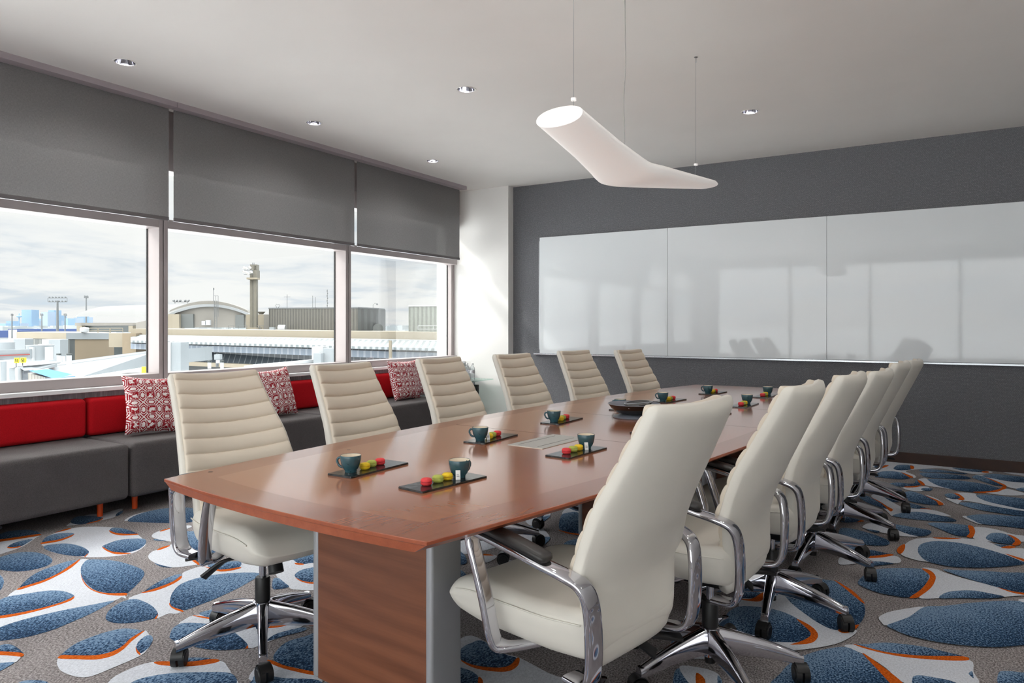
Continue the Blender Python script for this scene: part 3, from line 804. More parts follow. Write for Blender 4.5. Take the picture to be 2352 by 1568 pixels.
# ------------------------------------------------------------------ glass corner table with water
t = thing('glass_side_table', 'small glass corner table on a black square-tube frame by the white pier', 'side table', (-4.95, 6.86, 0))
MB().box(-.27, .30, -.28, .29, .60, .61).build('glass_top', m_tableglass, t, bevel=.002)
for y in (.02, -.22):
    f = MB(); f.box(-.22, .262, y - .017, y + .017, .52, .555); f.box(.228, .262, y - .017, y + .017, .0, .52); f.box(-.22, -.186, y - .017, y + .017, .0, .52)
    f.build('leg_frame', m_black, t, bevel=.002)
f = MB(); f.box(.17, .195, -.22, .02, .525, .55); f.build('crossbar', m_black, t, bevel=.002)
for x in (.20, -.16):
    for y in (.02, -.22): MB().cyl((x, y, .555), (x, y, .60), .016, n=16).build('glass_puck', m_silver, t)
def bottle(label, x, y):
    o = thing('water_bottle', label, 'bottle', (x, y, .611), 0, 'water bottles on the corner table')
    MB().lathe([(.0005, .004), (.026, .0), (.030, .008), (.0285, .03), (.030, .045), (.0285, .06), (.030, .075), (.030, .125), (.027, .145), (.016, .165), (.0125, .172), (.0125, .182)], 28, cap=False).build('bottle_body', m_bottle, o)
    MB().lathe([(.0135, .182), (.0135, .198), (.012, .20), (.0005, .20)], 20).build('cap', m_paper, o)
    MB().lathe([(.0303, .082), (.0306, .084), (.0306, .118), (.0303, .12)], 28, cap=False).build('paper_label', plain('grey_white_label', (196, 196, 200), .6, var=.35, scale=60), o)
    return o
bt = bottle('clear water bottle nearest the right edge of the glass corner table', -4.715, 6.80)
dup(bt, (-4.79, 6.80, .611), R(60), 'clear water bottle in the middle of three on the corner table')
dup(bt, (-4.872, 6.81, .611), R(120), 'clear water bottle half hidden behind a cream chair, leftmost of three')

# lattice cushions on the bench
pillow('red and white lattice cushion at left, beside the nearest window-side chair', (-4.90, 3.03, .672), (R(70), R(4), R(80)))
pillow('red and white lattice cushion between the two nearest window-side chairs', (-4.93, 4.12, .668), (R(74), R(-3), R(92)))
pillow('red and white lattice cushion at far end of the bench, front of the pair', (-4.90, 5.80, .668), (R(74), R(2), R(92)))
pillow('red and white lattice cushion peeking out behind the front one of the pair', (-4.965, 6.02, .672), (R(78), R(-3), R(94)), .42, .12)
# ------------------------------------------------------------------ outside: airport apron
H0 = 1.24; TH = R(31.54)
FW = Vector((-math.sin(TH), math.cos(TH), 0)); RT = Vector((math.cos(TH), math.sin(TH), 0))
def P(px, py, d):
    """survey helper: bearing/elevation of a far point plus its distance -> metres"""
    return FW * d + RT * ((px - 1176) / 1630 * d) + Vector((0, 0, H0 + (749 - py) / 1630 * d))
GZ = -11.0
EF = 2.3
def dim(rgb, k=None):
    f = lambda c: 255 * (1.055 * c ** (1 / 2.4) - .055 if c > .0031308 else 12.92 * c)
    return tuple(f(c / (k or EF)) for c in lin(*rgb)[:3])
def ext(name, rgb, *a, **k): return plain(name, dim(rgb), *a, **k)
m_beige = ext('beige_precast', (172, 162, 142), .85, var=.05, scale=.15)
m_beige2 = ext('tan_precast', (158, 142, 118), .85, var=.05, scale=.15)
m_conc = ext('grey_concrete', (128, 124, 112), .85, var=.08, scale=.5)
m_gable = ext('taupe_cladding', (150, 146, 138), .8, var=.03, scale=.2)
m_roof = ext('grey_metal_roof', (126, 126, 124), .6, var=.05, scale=.3)
m_arch = ext('pale_arch_trim', (160, 164, 166), .6)
m_door = ext('grey_shutter', (112, 116, 114), .7)
m_ext_white = ext('white_panels', (214, 218, 220), .6, var=.03, scale=.3)
m_ext_grey = ext('pale_grey_panels', (168, 176, 180), .6, var=.04, scale=.3)
m_steel = ext('galvanised_steel', (112, 116, 118), .6)
m_stripe = ext('red_stripe', (176, 84, 78), .6)
m_blue_can = ext('blue_canopy', (40, 138, 200), .6)
m_navy = ext('navy_cladding', (38, 70, 128), .7)
m_yellow_sign = ext('yellow_sign', (236, 222, 34), .6)
m_dark = ext('dark_window', (70, 78, 78), .3)
m_apron = plain('pale_bounce_apron', (196, 197, 198), .9, var=.08, scale=.02)  # concrete made paler so it throws light up into the room
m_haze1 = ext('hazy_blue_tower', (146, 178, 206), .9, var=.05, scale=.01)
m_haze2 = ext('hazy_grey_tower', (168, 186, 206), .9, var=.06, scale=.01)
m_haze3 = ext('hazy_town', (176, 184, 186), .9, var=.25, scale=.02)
def striped(name, a, b_, step, axis=(1, 0, 0), duty=.5, rough=.6, metal=0):
    g = N(name); s = g.n('ShaderNodeSeparateXYZ', inp={0: g.coord()}).outputs
    u = g.math('ADD', g.math('MULTIPLY', s[0], axis[0] / step), g.math('MULTIPLY', s[1], axis[1] / step))
    f = g.math('GREATER_THAN', g.math('FRACT', u), duty)
    nz = g.noise(g.coord(), .6, 2)
    c = g.mix(g.math('MULTIPLY', nz, .25), g.mix(f, lin(*dim(a)), lin(*dim(b_))), lin(*dim((120, 120, 120))))
    return g.done(g.bsdf(Base_Color=c, Roughness=rough, Metallic=metal))
RX = (RT.x, RT.y, 0)
m_rib = striped('ribbed_cladding', (70, 68, 60), (104, 102, 92), 1.0, RX)
m_rib2 = striped('ribbed_cladding_pale', (104, 112, 102), (142, 150, 140), 1.0, RX)
m_curtain = striped('mullioned_glass', (74, 84, 92), (140, 146, 150), 1.5, RX, .86, .3)
m_band_ext = striped('translucent_band', (150, 164, 180), (186, 196, 206), 1.5, RX, .7, .4)
m_canopy = striped('glazed_canopy', (132, 142, 144), (190, 198, 204), 1.3, RX, .5, .35)

def slab(name, quad, thick, mat, parent=None):
    """front quad of (px,py,d) extruded away from the viewer by a real thickness"""
    f = [P(*q) for q in quad]; k = FW * thick
    b = MB(); b.add(f + [p + k for p in f], [(0, 1, 2, 3), (7, 6, 5, 4), (0, 4, 5, 1), (1, 5, 6, 2), (2, 6, 7, 3), (3, 7, 4, 0)])
    return b.build(name, mat, parent, smooth=False)
def ebox(name, x0, x1, yt, yb, d, thick, mat, parent=None, d2=None):
    d2 = d2 or d
    return slab(name, [(x0, yt, d), (x1, yt, d2), (x1, yb, d2), (x0, yb, d)], thick, mat, parent)
def gy(d): return 749 + (H0 - GZ) * 1630 / d
def ething(name, label, cat, group=None): return thing(name, label, cat, (0, 0, 0), 0, group)
def epole(b, x, y0, y1, d, r, n=8): b.cyl(P(x, y0, d), P(x, y1, d), r, n=n)

gd = MB(); gd.box(-9000, 2500, -3000, 9000, GZ - .5, GZ); struct(gd.build('ground', m_apron, smooth=False))

# long concourse with glazed canopy
t = ething('concourse_building', 'long low airport concourse with beige parapet and glass canopy across the windows', 'building')
slab('parapet', [(300, 754.5, 178), (1160, 764.5, 140), (1160, 784.5, 140), (300, 769, 178)], 26, m_beige, t)
b = MB()
f = [P(300, 769, 177), P(1160, 785, 139.5), P(1160, 804, 131), P(300, 781.5, 168)]; k = Vector((0, 0, -.5))
b.add(f + [p + k for p in f], [(0, 1, 2, 3), (7, 6, 5, 4), (0, 4, 5, 1), (1, 5, 6, 2), (2, 6, 7, 3), (3, 7, 4, 0)]); b.build('glass_canopy', m_canopy, t, smooth=False)
slab('canopy_gutter', [(300, 768, 176.5), (1160, 783.6, 138.8), (1160, 786, 138.8), (300, 770, 176.5)], .4, m_ext_white, t)
slab('upper_glazing', [(300, 783, 171), (1160, 806, 134), (1160, 815, 134), (300, 788.5, 171)], 3, m_curtain, t)
slab('translucent_band', [(300, 788.5, 170.5), (1160, 815, 133.5), (1160, 832, 133.5), (300, 801, 170.5)], 3, m_band_ext, t)
slab('lower_glazing', [(390, 801.5, 171), (1160, 832, 134), (1160, 862, 134), (390, 829, 168)], 4, m_curtain, t)
slab('floor_slab', [(390, 829, 166), (1160, 862, 132), (1160, 870, 132), (390, 838, 166)], 8, m_beige, t)
slab('undercroft', [(390, 838, 170), (1160, 870, 137), (1160, 900, 137), (390, 860, 170)], 5, m_dark, t)
ebox('pier_column', 893, 898.5, 782, 835, 130, 1, m_beige, t)

# low terminal on the left
t = ething('terminal_building', 'low tan terminal building left of the first mullion', 'building')
slab('parapet', [(38, 762, 190), (152, 764, 178), (152, 779, 178), (38, 776, 190)], 20, m_beige, t)
slab('front_wall', [(38, 776, 190.5), (152, 779, 178.5), (152, 830, 178.5), (38, 830, 190.5)], 19, m_ext_grey, t)
slab('window_band', [(58, 778, 188), (150, 780, 177.5), (150, 822, 177.5), (58, 812, 188)], 2, striped('terminal_glazing', (78, 84, 80), (150, 152, 146), 2.6, RX, .88, .3), t)
slab('side_parapet', [(152, 764, 178), (250, 765, 192), (250, 779, 192), (152, 779, 178)], 14, m_ext_grey, t)
slab('side_wall', [(172, 779, 181), (250, 779, 192.3), (250, 829, 192.3), (172, 830, 181)], 14, m_beige2, t)
slab('side_window', [(154, 780, 178.4), (172, 780, 181), (172, 829, 181), (154, 829, 178.4)], 3, m_dark, t)
ebox('bay_upper', 250, 281, 765, 797, 176, 14, m_beige, t)
ebox('bay_wall', 281, 312, 765, 842, 174, 14, m_beige2, t)
ebox('bay_recess', 262, 281, 797, 842, 182, 6, m_dark, t)
b = MB()
for x0, x1 in ((190, 224), (226, 252), (254, 282)):
    for x in (x0, x1): epole(b, x, 753.5, 764, 186, .08, 5)
    b.cyl(P(x0, 753.5, 186), P(x1, 753.5, 186), .08, n=5); b.cyl(P(x0, 758.5, 186), P(x1, 758.5, 186), .06, n=5)
b.build('roof_railing', m_beige, t)
MB().lathe([(.5, 0), (1.0, .2), (1.1, 1.0), (.9, 1.3), (.0005, 1.5)], 16, P(194, 763.5, 184)).build('roof_vent', m_ext_white, t)

# arched hangar
t = ething('arched_hangar', 'hangar with a grey barrel roof and taupe gable behind the concourse', 'building')
D1, D2 = 235, 235
gab = [(383, 752), (575, 752), (575, 724)] + [(575 - 192 * i / 24, 724 - 33.5 * math.sin(math.pi * (.06 + .88 * i / 24)) ** .85 + 0) for i in range(1, 24)] + [(383, 724)]
fr = [P(x, y, D1) for x, y in gab]; n = len(fr)
b = MB(); b.add(fr + [p + FW * 2 for p in fr], [tuple(range(n)), tuple(range(2 * n - 1, n - 1, -1))] + [(i, (i + 1) % n, n + (i + 1) % n, n + i) for i in range(n)]); b.build('gable_wall', m_gable, t, smooth=False)
def arc(x0, x1, yb, rise, d, k=26): return [P(x0 + (x1 - x0) * i / k, yb - rise * math.sin(math.pi * (.05 + .9 * i / k)) ** .8 + rise * math.sin(math.pi * .05) ** .8, d) for i in range(k + 1)]
A0 = arc(377, 583, 726, 36, 234); A1 = arc(383, 577, 728, 31, 234)
b = MB(); b.loft([A0 + A1[::-1], [p + FW * 2.5 for p in A0 + A1[::-1]]]); b.build('arch_trim', m_arch, t, smooth=False)
# barrel roof runs back and to the left from the gable arch
sh = P(172, 742, 262) - P(383, 742, 236)
rows = [A0, [p + sh * .5 + Vector((0, 0, .2)) for p in A0], [p + sh for p in A0]]
b = MB(); b.loft(rows, closed=False, cap=False); b.build('barrel_roof', m_roof, t, angle=60)
slab('eave_band', [(172, 741, 262), (320, 741, 243), (320, 747, 243), (172, 748, 262)], 3, m_gable, t)
slab('end_gable', [(312, 741, 241), (383, 726, 236), (383, 760, 236), (312, 760, 241)], 1.5, m_gable, t)
slab('lower_wall', [(176, 748, 263), (312, 747, 244), (312, 762, 244), (176, 764, 263)], 2, m_dark, t)
ebox('corner_pier', 176, 188, 748, 763, 258, 3, m_beige, t); ebox('corner_pier', 295, 305, 748, 763, 242, 3, m_beige, t)
ebox('annex', 386, 411, 721, 758, 233, 4, m_beige, t)
ebox('shutter_door', 415.5, 444, 721, 753, 234.3, 1, m_door, t); ebox('shutter_door', 540.5, 560, 723, 753, 234.3, 1, m_door, t)
ebox('equipment_box', 463, 471, 737, 746, 233, 1, m_ext_white, t); ebox('equipment_box', 472.5, 482, 735, 746, 233, 1, m_ext_white, t)
b = MB()
for x in (492, 498): epole(b, x, 690, 754, 232, .10, 5)
for i in range(14): b.cyl(P(492, 700 + i * 3.9, 232), P(498, 700 + i * 3.9, 232), .06, n=4)
for x in (495.5, 501): epole(b, x, 679, 727, 231.5, .07, 5)
b.cyl(P(492, 679, 232), P(501, 679, 231.5), .07, n=4); epole(b, 490.6, 661, 691, 232, .10, 5); epole(b, 490.6, 661, 666, 232, .22, 5)
b.build('roof_ladder', m_steel, t)
b = MB()
for i, x in enumerate((399, 406.5, 414, 425.5, 433)): b.cyl(P(x - 2, 690.5, 236), P(x + 2, 690, 236), .32, n=6)
b.cyl(P(399, 693, 236), P(433, 693, 236), .1, n=4)
for x in (402, 430): epole(b, x, 693, 697, 236, .1, 4)
b.build('roof_floodlights', m_steel, t)

# concrete floodlight tower
t = ething('floodlight_tower', 'tall concrete floodlight tower with lamps at its top', 'tower')
b = MB()
for x0, x1 in ((574, 580.3), (582, 589)): pass
ebox('shaft', 574, 580.4, 628, 754, 196, 1.2, m_conc, t); ebox('shaft', 582, 589, 610, 754, 195, 1.2, m_conc, t)
ebox('shaft_joint', 580.4, 582, 612, 754, 196.4, .4, m_ext_grey, t)
ebox('head', 574, 589.3, 607, 620, 195, 2, m_conc, t); ebox('head', 581, 590.4, 620, 641, 194.5, 2.2, m_conc, t); ebox('catwalk', 566, 590, 637, 641, 194, 2.2, m_beige, t)
ebox('footing', 572, 592, 752, 760, 194.5, 3, m_beige, t)
for x, y in ((561, 615), (566, 616.5), (574, 614.5), (560.5, 624), (566, 626), (570, 628), (577, 625)):
    MB().cyl(P(x - 2, y - 1.5, 193.5), P(x + 2.5, y + 2, 193.5), .36, .22, 8).build('floodlight', m_silver, t)
b = MB(); epole(b, 580, 603, 608, 195, .08, 5); epole(b, 583.5, 603, 608, 195, .08, 5)
for y in (618, 628): b.cyl(P(560, y + 2, 194), P(582, y + 2, 194), .08, n=5)
b.build('bracket', m_steel, t)

# roof-top plant rooms
t = ething('ribbed_plant_room', 'dark ribbed rooftop plant room right of the concrete tower', 'building')
slab('ribbed_wall', [(617.5, 709, 196), (822, 707.5, 168), (822, 761, 168), (617.5, 760, 196)], 14, m_rib, t)
slab('ribbed_wall', [(822, 707.5, 168), (869, 709, 176), (869, 762, 176), (822, 761, 168)], 10, striped('ribbed_cladding_dark', (54, 56, 54), (80, 84, 82), 1.0, RX), t)
slab('coping', [(616.5, 706.5, 196), (822, 705, 167.8), (822, 708, 167.8), (616.5, 709.3, 196)], 14, m_steel, t)
slab('coping', [(822, 705, 167.8), (870, 707, 176), (870, 709.5, 176), (822, 708, 167.8)], 9, m_steel, t)
MB().cyl(P(868, 755, 174), P(868, 755, 178), 1.3, n=20).build('round_duct', m_door, t)
b = MB()
epole(b, 659.5, 676, 708, 186, .07, 5); b.cyl(P(652, 681.5, 186), P(667, 681.5, 186), .05, n=4)
epole(b, 718, 679, 707, 180, .06, 5); epole(b, 724, 682, 707, 180, .06, 5)
for i in range(7): epole(b, 751.5 + (i % 2) * .8, 666 + i * 5.6, 670 + i * 5.6, 176, .12, 5)
epole(b, 751.8, 664, 707, 176, .05, 5); b.tube([P(857, 707, 172), P(857, 700, 172), P(861, 696, 172), P(866, 697.5, 172)], .05, 5); b.cyl(P(865.5, 697, 172), P(867, 700, 172), .2, n=6)
b.tube([P(636, 707, 190), P(633, 701, 190), P(635, 698, 190), P(638, 700, 190), P(641, 698, 190), P(643, 701, 190), P(639, 707, 190)], .06, 5)
b.build('roof_aerials', m_steel, t)
t = ething('pale_plant_room', 'pale green-grey ribbed rooftop plant room at the right end of the view', 'building')
slab('ribbed_wall', [(938.5, 702.5, 158), (1080, 700.5, 150), (1080, 766, 150), (938.5, 763, 158)], 12, m_rib2, t)
slab('coping', [(938, 701, 157.8), (1080, 699, 149.8), (1080, 702.5, 149.8), (938, 703.6, 157.8)], 12, m_ext_white, t)
b = MB()
for x in (960, 996, 1034): epole(b, x, 748, 757, 149, .05, 5)
b.cyl(P(960, 748, 149), P(1060, 748, 149), .05, n=5); b.cyl(P(960, 755.5, 149), P(1060, 755.5, 149), .05, n=5); b.build('handrail', m_ext_white, t)
t = ething('beige_roof_block', 'beige rooftop block behind the foot of the concrete tower', 'building')
ebox('front_wall', 565, 606, 722, 758, 204, 10, m_beige, t); ebox('side_wall', 606, 660, 722, 759, 203, 10, m_gable, t); ebox('end_strip', 660, 668, 723.5, 759, 202, 8, m_beige, t)
b = MB().lathe([(.0005, 0), (.5, 0), (1.1, .6), (1.15, .75), (.0005, .7)], 14, P(600, 721.5, 205)); b.build('satellite_dish', m_conc, t)
o = MB().cyl(P(640, 754, 187), P(656, 754, 187), .95, n=18).build('silver_tank', m_ext_white); tag(o, 'round pale tank lying on the concourse roof left of the ribbed plant room', 'tank')
o = ebox('air_handling_unit', 618.5, 629, 751, 759, 182, 1.4, m_ext_grey); tag(o, 'small grey air handling box on the concourse roof', 'air handler')
b = MB()
for x0, x1 in ((525, 537), (548, 567), (590, 596), (597, 606)):
    for x in (x0, x1): epole(b, x, 747.5, 757, 185, .05, 5)
    b.cyl(P(x0, 747.5, 185), P(x1, 747.5, 185), .05, n=5); b.cyl(P(x0, 752, 185), P(x1, 752, 185), .04, n=5)
o = b.build('roof_guardrail', m_steel); tag(o, 'thin grey guardrail on the concourse roof around the concrete tower foot', 'guardrail')

# light masts
def mast(x, yb, yt, d, r, label, rack=None, heads=5, rows=2):
    t = ething('light_mast', label, 'light mast', 'floodlight masts on the apron')
    b = MB(); b.cyl(P(x, yb, d), P(x, yt, d), r * 1.4, r, n=10); b.build('pole', m_steel, t)
    x0, x1, y0, y1 = rack
    f = MB()
    for k in range(rows):
        y = y0 + (y1 - y0) * k / max(1, rows - 1); f.cyl(P(x0, y, d), P(x1, y, d), r * .35, n=5)
        for i in range(heads):
            xx = x0 + (x1 - x0) * (i + .5) / heads; f.cyl(P(xx - .9, y - 2.2, d), P(xx + 1.1, y - .6, d), r * .9, r * .7, n=6)
    for xx in (x0, x1): f.cyl(P(xx, y0, d), P(xx, y1, d), r * .25, n=5)
    f.build('lamp_rack', m_steel, t)
mast(132, 762, 690, 245, .30, 'tall light mast with a wide two-row lamp rack, left window', (110, 154, 684, 693), 6)
mast(198, 745, 684, 330, .26, 'slim light mast with a small head, left of the barrel roof', (193, 203, 681, 684), 3)
mast(27.5, 778, 724, 200, .14, 'short light pole at the left edge of the first window', (25, 30.5, 722.5, 724.5), 2)
mast(96, 760, 724, 240, .16, 'short light pole left of the wide lamp rack', (92.5, 99.5, 722, 724.5), 2)
mast(149.5, 760, 724, 240, .16, 'short light pole right of the wide lamp rack', (146, 153.5, 722, 724.5), 2)

# navy cargo sheds
t = ething('navy_shed', 'long low navy blue shed roofline behind the terminal', 'building'); ebox('navy_band', 18, 205, 755, 763, 420, 20, m_navy, t); ebox('base_wall', 18, 205, 763, gy(420), 421, 18, m_ext_white, t)
t = ething('navy_shed', 'navy blue cargo shed at the left edge of the window', 'building'); ebox('navy_wall', -40, 19, 759, 775, 300, 20, m_navy, t); ebox('white_base', -40, 19, 775, gy(300), 301, 18, m_ext_white, t)
ebox('corner_post', 19, 24, 757, 782, 299, 4, m_ext_white, t)

# skyline
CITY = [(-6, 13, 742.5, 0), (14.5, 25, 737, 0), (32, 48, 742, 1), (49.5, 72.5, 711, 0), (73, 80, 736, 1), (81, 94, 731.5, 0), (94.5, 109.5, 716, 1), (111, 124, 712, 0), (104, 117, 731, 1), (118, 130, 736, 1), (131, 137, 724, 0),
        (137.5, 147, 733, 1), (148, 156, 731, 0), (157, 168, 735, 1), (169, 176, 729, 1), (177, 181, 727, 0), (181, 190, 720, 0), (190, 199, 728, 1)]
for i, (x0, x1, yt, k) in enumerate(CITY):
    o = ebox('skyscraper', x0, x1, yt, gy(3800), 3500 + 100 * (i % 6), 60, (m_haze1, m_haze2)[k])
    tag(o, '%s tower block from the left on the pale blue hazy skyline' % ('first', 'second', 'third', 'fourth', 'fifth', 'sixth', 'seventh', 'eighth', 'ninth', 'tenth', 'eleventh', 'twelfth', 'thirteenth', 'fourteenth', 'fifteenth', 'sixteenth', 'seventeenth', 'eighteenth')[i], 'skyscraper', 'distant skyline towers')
t = ething('observation_tower', 'thin hazy observation tower with a disc top on the skyline', 'tower')
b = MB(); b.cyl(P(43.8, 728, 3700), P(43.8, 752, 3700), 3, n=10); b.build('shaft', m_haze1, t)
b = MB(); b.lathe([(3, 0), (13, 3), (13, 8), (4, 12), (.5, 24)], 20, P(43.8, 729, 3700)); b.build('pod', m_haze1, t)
rr = random.Random(5); b = MB()
for i in range(260):
    x = rr.uniform(-60, 1120); d = rr.uniform(900, 3200); w = rr.uniform(2, 9); h = rr.uniform(4, 14)
    c = P(x, 749, d); c.z = GZ; b.box(c.x - w * d / 1630, c.x + w * d / 1630, c.y - 12, c.y + 12, GZ, GZ + h)
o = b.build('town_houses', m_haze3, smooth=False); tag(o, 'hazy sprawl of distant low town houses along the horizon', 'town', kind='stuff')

# jet bridges
t = ething('jet_bridge', 'white jet bridge with red stripes and a blue folding canopy, left window', 'jet bridge')
slab('tunnel', [(100, 839, 92), (336, 808.5, 118), (336, 841, 118), (150, 870, 92)], 3.2, m_ext_grey, t)
slab('tunnel', [(262, 816, 116), (470, 797, 138), (470, 828, 138), (262, 850, 116)], 3.4, m_ext_grey, t)
slab('roof_edge', [(98, 836, 91.6), (336, 806, 117.6), (336, 809.5, 117.6), (100, 841, 91.6)], 4, m_ext_white, t)
slab('red_stripe', [(257, 834, 114.5), (336, 822, 117), (336, 826, 117), (257, 838.5, 114.5)], .5, m_stripe, t)
slab('red_stripe', [(117, 851.5, 93), (158, 847, 97), (158, 851, 97), (117, 857, 93)], .5, m_stripe, t); slab('red_stripe', [(114, 838, 92.6), (119, 837.5, 92.6), (120, 856, 93), (116, 857, 93)], .5, m_stripe, t)
slab('red_stripe', [(164, 847, 98), (171.5, 846, 98.6), (171.5, 850, 98.6), (164, 851, 98)], .5, m_stripe, t)
slab('cab_wall', [(20, 845, 84), (38, 845, 84), (40, 900, 84), (22, 900, 84)], 3, m_ext_grey, t)
slab('cab_frame', [(34, 846, 83), (39.5, 842, 83), (43, 900, 83), (37, 900, 83)], 1, m_ext_white, t)
slab('cab_roof', [(20, 843.5, 84), (40, 841, 83), (100, 834, 91), (98, 838, 91)], 3.5, m_ext_white, t)
slab('cab_hood', [(41, 842, 83.5), (108, 837, 91), (108, 845, 91), (56, 851, 83.5)], 2, m_ext_grey, t)
slab('bellows', [(41, 846, 84), (56, 851, 83.6), (48, 900, 83.6), (43, 900, 84)], 1, striped('grey_bellows', (96, 104, 114), (142, 150, 158), .5, RX), t)
slab('blue_canopy', [(66, 851, 82), (82, 849.5, 84), (140, 862, 85), (120, 868, 82)], 2.2, m_blue_can, t); slab('blue_canopy', [(100, 869.5, 81.5), (148, 866, 82), (150, 871, 82), (100, 876, 81.5)], 2, m_blue_can, t)
slab('canopy_curtain', [(64, 856, 82.6), (104, 866, 82.6), (104, 900, 82.6), (66, 900, 82.6)], 1.6, striped('cream_pleats', (170, 166, 156), (198, 194, 184), .35, RX), t)
b = MB(); epole(b, 158.5, 815.5, 872, 90, .30, 12); epole(b, 135, 815, 836, 112, .28, 12); epole(b, 141.5, 818, 834, 118, .22, 10); epole(b, 147, 818, 832, 118, .22, 10)
b.build('vent_pipe', m_ext_white, t)
b = MB(); epole(b, 158.5, 811.5, 815.5, 90, .34, 12); epole(b, 135, 811.5, 815, 112, .36, 12); b.build('pipe_cap', m_dark, t)
t = ething('jet_bridge', 'grey jet bridge with a round rotunda at the left edge of the window', 'jet bridge')
slab('tunnel', [(-60, 806, 135), (66, 801.5, 146), (66, 823, 146), (-60, 832, 135)], 3.4, m_ext_grey, t); slab('red_stripe', [(-60, 817.5, 134.6), (65, 812.5, 145.6), (65, 815, 145.6), (-60, 820.5, 134.6)], .5, m_stripe, t)
b = MB(); c = P(92, 826, 150); b.lathe([(2.4, 0), (2.5, .3), (2.5, 2.8), (2.6, 3.1), (.0005, 3.2)], 24, c); b.build('rotunda', m_ext_grey, t)
ebox('rotunda_frame', 67, 76, 797, 828, 147, 2, m_ext_white, t); ebox('rotunda_frame', 103, 108, 797, 828, 147, 2, m_ext_white, t); ebox('roof_unit', 87, 106, 790, 797, 150, 2, m_ext_white, t)
b = MB(); epole(b, 8, 830, gy(150) + 6, 140, .55, 12); b.build('support_column', m_ext_grey, t)
b = MB(); c = P(6, 802, 160); b.lathe([(2.2, -1.2), (2.3, 0), (2.3, 1.6), (.0005, 1.8)], 20, c); b.build('far_rotunda', m_ext_grey, t)
ebox('walkway', 18, 57, 777, 803, 172, 3, m_ext_white, t); ebox('walkway_side', 31, 57, 779, 803, 171, 3, m_ext_grey, t)
ebox('walkway', 96, 138, 779, 830, 166, 3, m_ext_white, t); ebox('walkway_side', 112, 138, 780, 830, 165, 3, m_ext_grey, t)
t = ething('jet_bridge', 'pale grey jet bridge low in the middle window, right of the first chair back', 'jet bridge')
slab('tunnel', [(560, 845, 104), (748, 827, 128), (748, 858, 128), (560, 880, 104)], 3.2, m_ext_grey, t); slab('roof_edge', [(560, 840, 103.6), (748, 823.5, 127.6), (748, 829, 127.6), (560, 847, 103.6)], 4, m_ext_white, t)
b = MB()
for x in (625, 688): b.cyl(P(x, 838.5, 110 + (x - 625) / 8), P(x, 858, 110 + (x - 625) / 8), .07, n=5)
b.build('panel_joint', m_steel, t)
ebox('pylon', 716, 742, 796, 870, 124, 3, m_ext_white, t); ebox('pylon', 742, 780, 800, 870, 123, 3, m_ext_grey, t); ebox('roof_unit', 720, 737, 811, 835, 121, 2, m_ext_grey, t)
t = ething('passenger_pylon', 'white and grey boarding pylon right of the first mullion', 'pylon')
ebox('pylon_face', 378, 391.5, 786, 872, 118, 3, m_ext_white, t); ebox('pylon_side', 391.5, 415, 786, 872, 118.2, 3, m_ext_grey, t)
t = ething('equipment_mast', 'grey floodlit equipment stand in front of the concourse glazing', 'equipment stand')
b = MB(); epole(b, 499, 812, 842, 118, .25, 8); b.build('post', m_steel, t); ebox('cabinet', 492, 505, 814, 826, 117, 1, m_ext_grey, t); ebox('lamp_box', 496, 502, 827, 834, 116.5, .6, m_ext_white, t)
for x, s in ((481, 'left'), (510, 'right')):
    t = ething('vent_stack', 'white vent pipe with dark cap, %s of the equipment stand' % s, 'vent pipe')
    b = MB(); epole(b, x, 832, 846, 112, .27, 12); b.build('pipe', m_ext_white, t); b = MB(); epole(b, x, 827.5, 832, 112, .31, 12); b.build('cap', m_dark, t)

# stand number signs
SEG = {'5': ['a', 'f', 'g', 'c', 'd'], '1': ['b', 'c'], '3': ['a', 'b', 'g', 'c', 'd']}
def sign(label, text, x0, x1, y0, y1, d):
    t = ething('stand_sign', label, 'sign', 'yellow stand signs'); ebox('sign_face', x0, x1, y0, y1, d, .3, m_yellow_sign, t)
    n = len(text); w = (x1 - x0) * .62 / n
    b = MB()
    for i, ch in enumerate(text):
        cx = x0 + (x1 - x0) * .19 + w * (i + .1); cw = w * .75; yt = y0 + (y1 - y0) * .18; yb = y1 - (y1 - y0) * .2; ym = (yt + yb) / 2; th = .85
        bars = {'a': (cx, cx + cw, yt, yt + th), 'g': (cx, cx + cw, ym - th / 2, ym + th / 2), 'd': (cx, cx + cw, yb - th, yb), 'f': (cx, cx + th, yt, ym), 'b': (cx + cw - th, cx + cw, yt, ym), 'c': (cx + cw - th, cx + cw, ym, yb)}
        for sg in SEG[ch]:
            a0, a1, c0, c1 = bars[sg]; f = [P(a0, c0, d - .05), P(a1, c0, d - .05), P(a1, c1, d - .05), P(a0, c1, d - .05)]
            b.add(f + [p + FW * .04 for p in f], [(0, 1, 2, 3), (7, 6, 5, 4), (0, 4, 5, 1), (1, 5, 6, 2), (2, 6, 7, 3), (3, 7, 4, 0)])
    b.build('numerals', m_black, t, smooth=False)
    b = MB(); epole(b, (x0 + x1) / 2, y1, y1 + 12, d + .3, .1, 8); b.build('post', m_steel, t)
sign('yellow stand sign reading 51 by the jet bridge', '51', 32.5, 41.5, 821.5, 833.5, 100)
sign('yellow stand sign reading 53, right of the 51 sign', '53', 46.5, 57.5, 821, 833, 100)
o = ebox('stand_sign', 325, 336, 842, 858, 96, .3, m_yellow_sign); tag(o, 'blank yellow apron sign low beside the first mullion', 'sign')
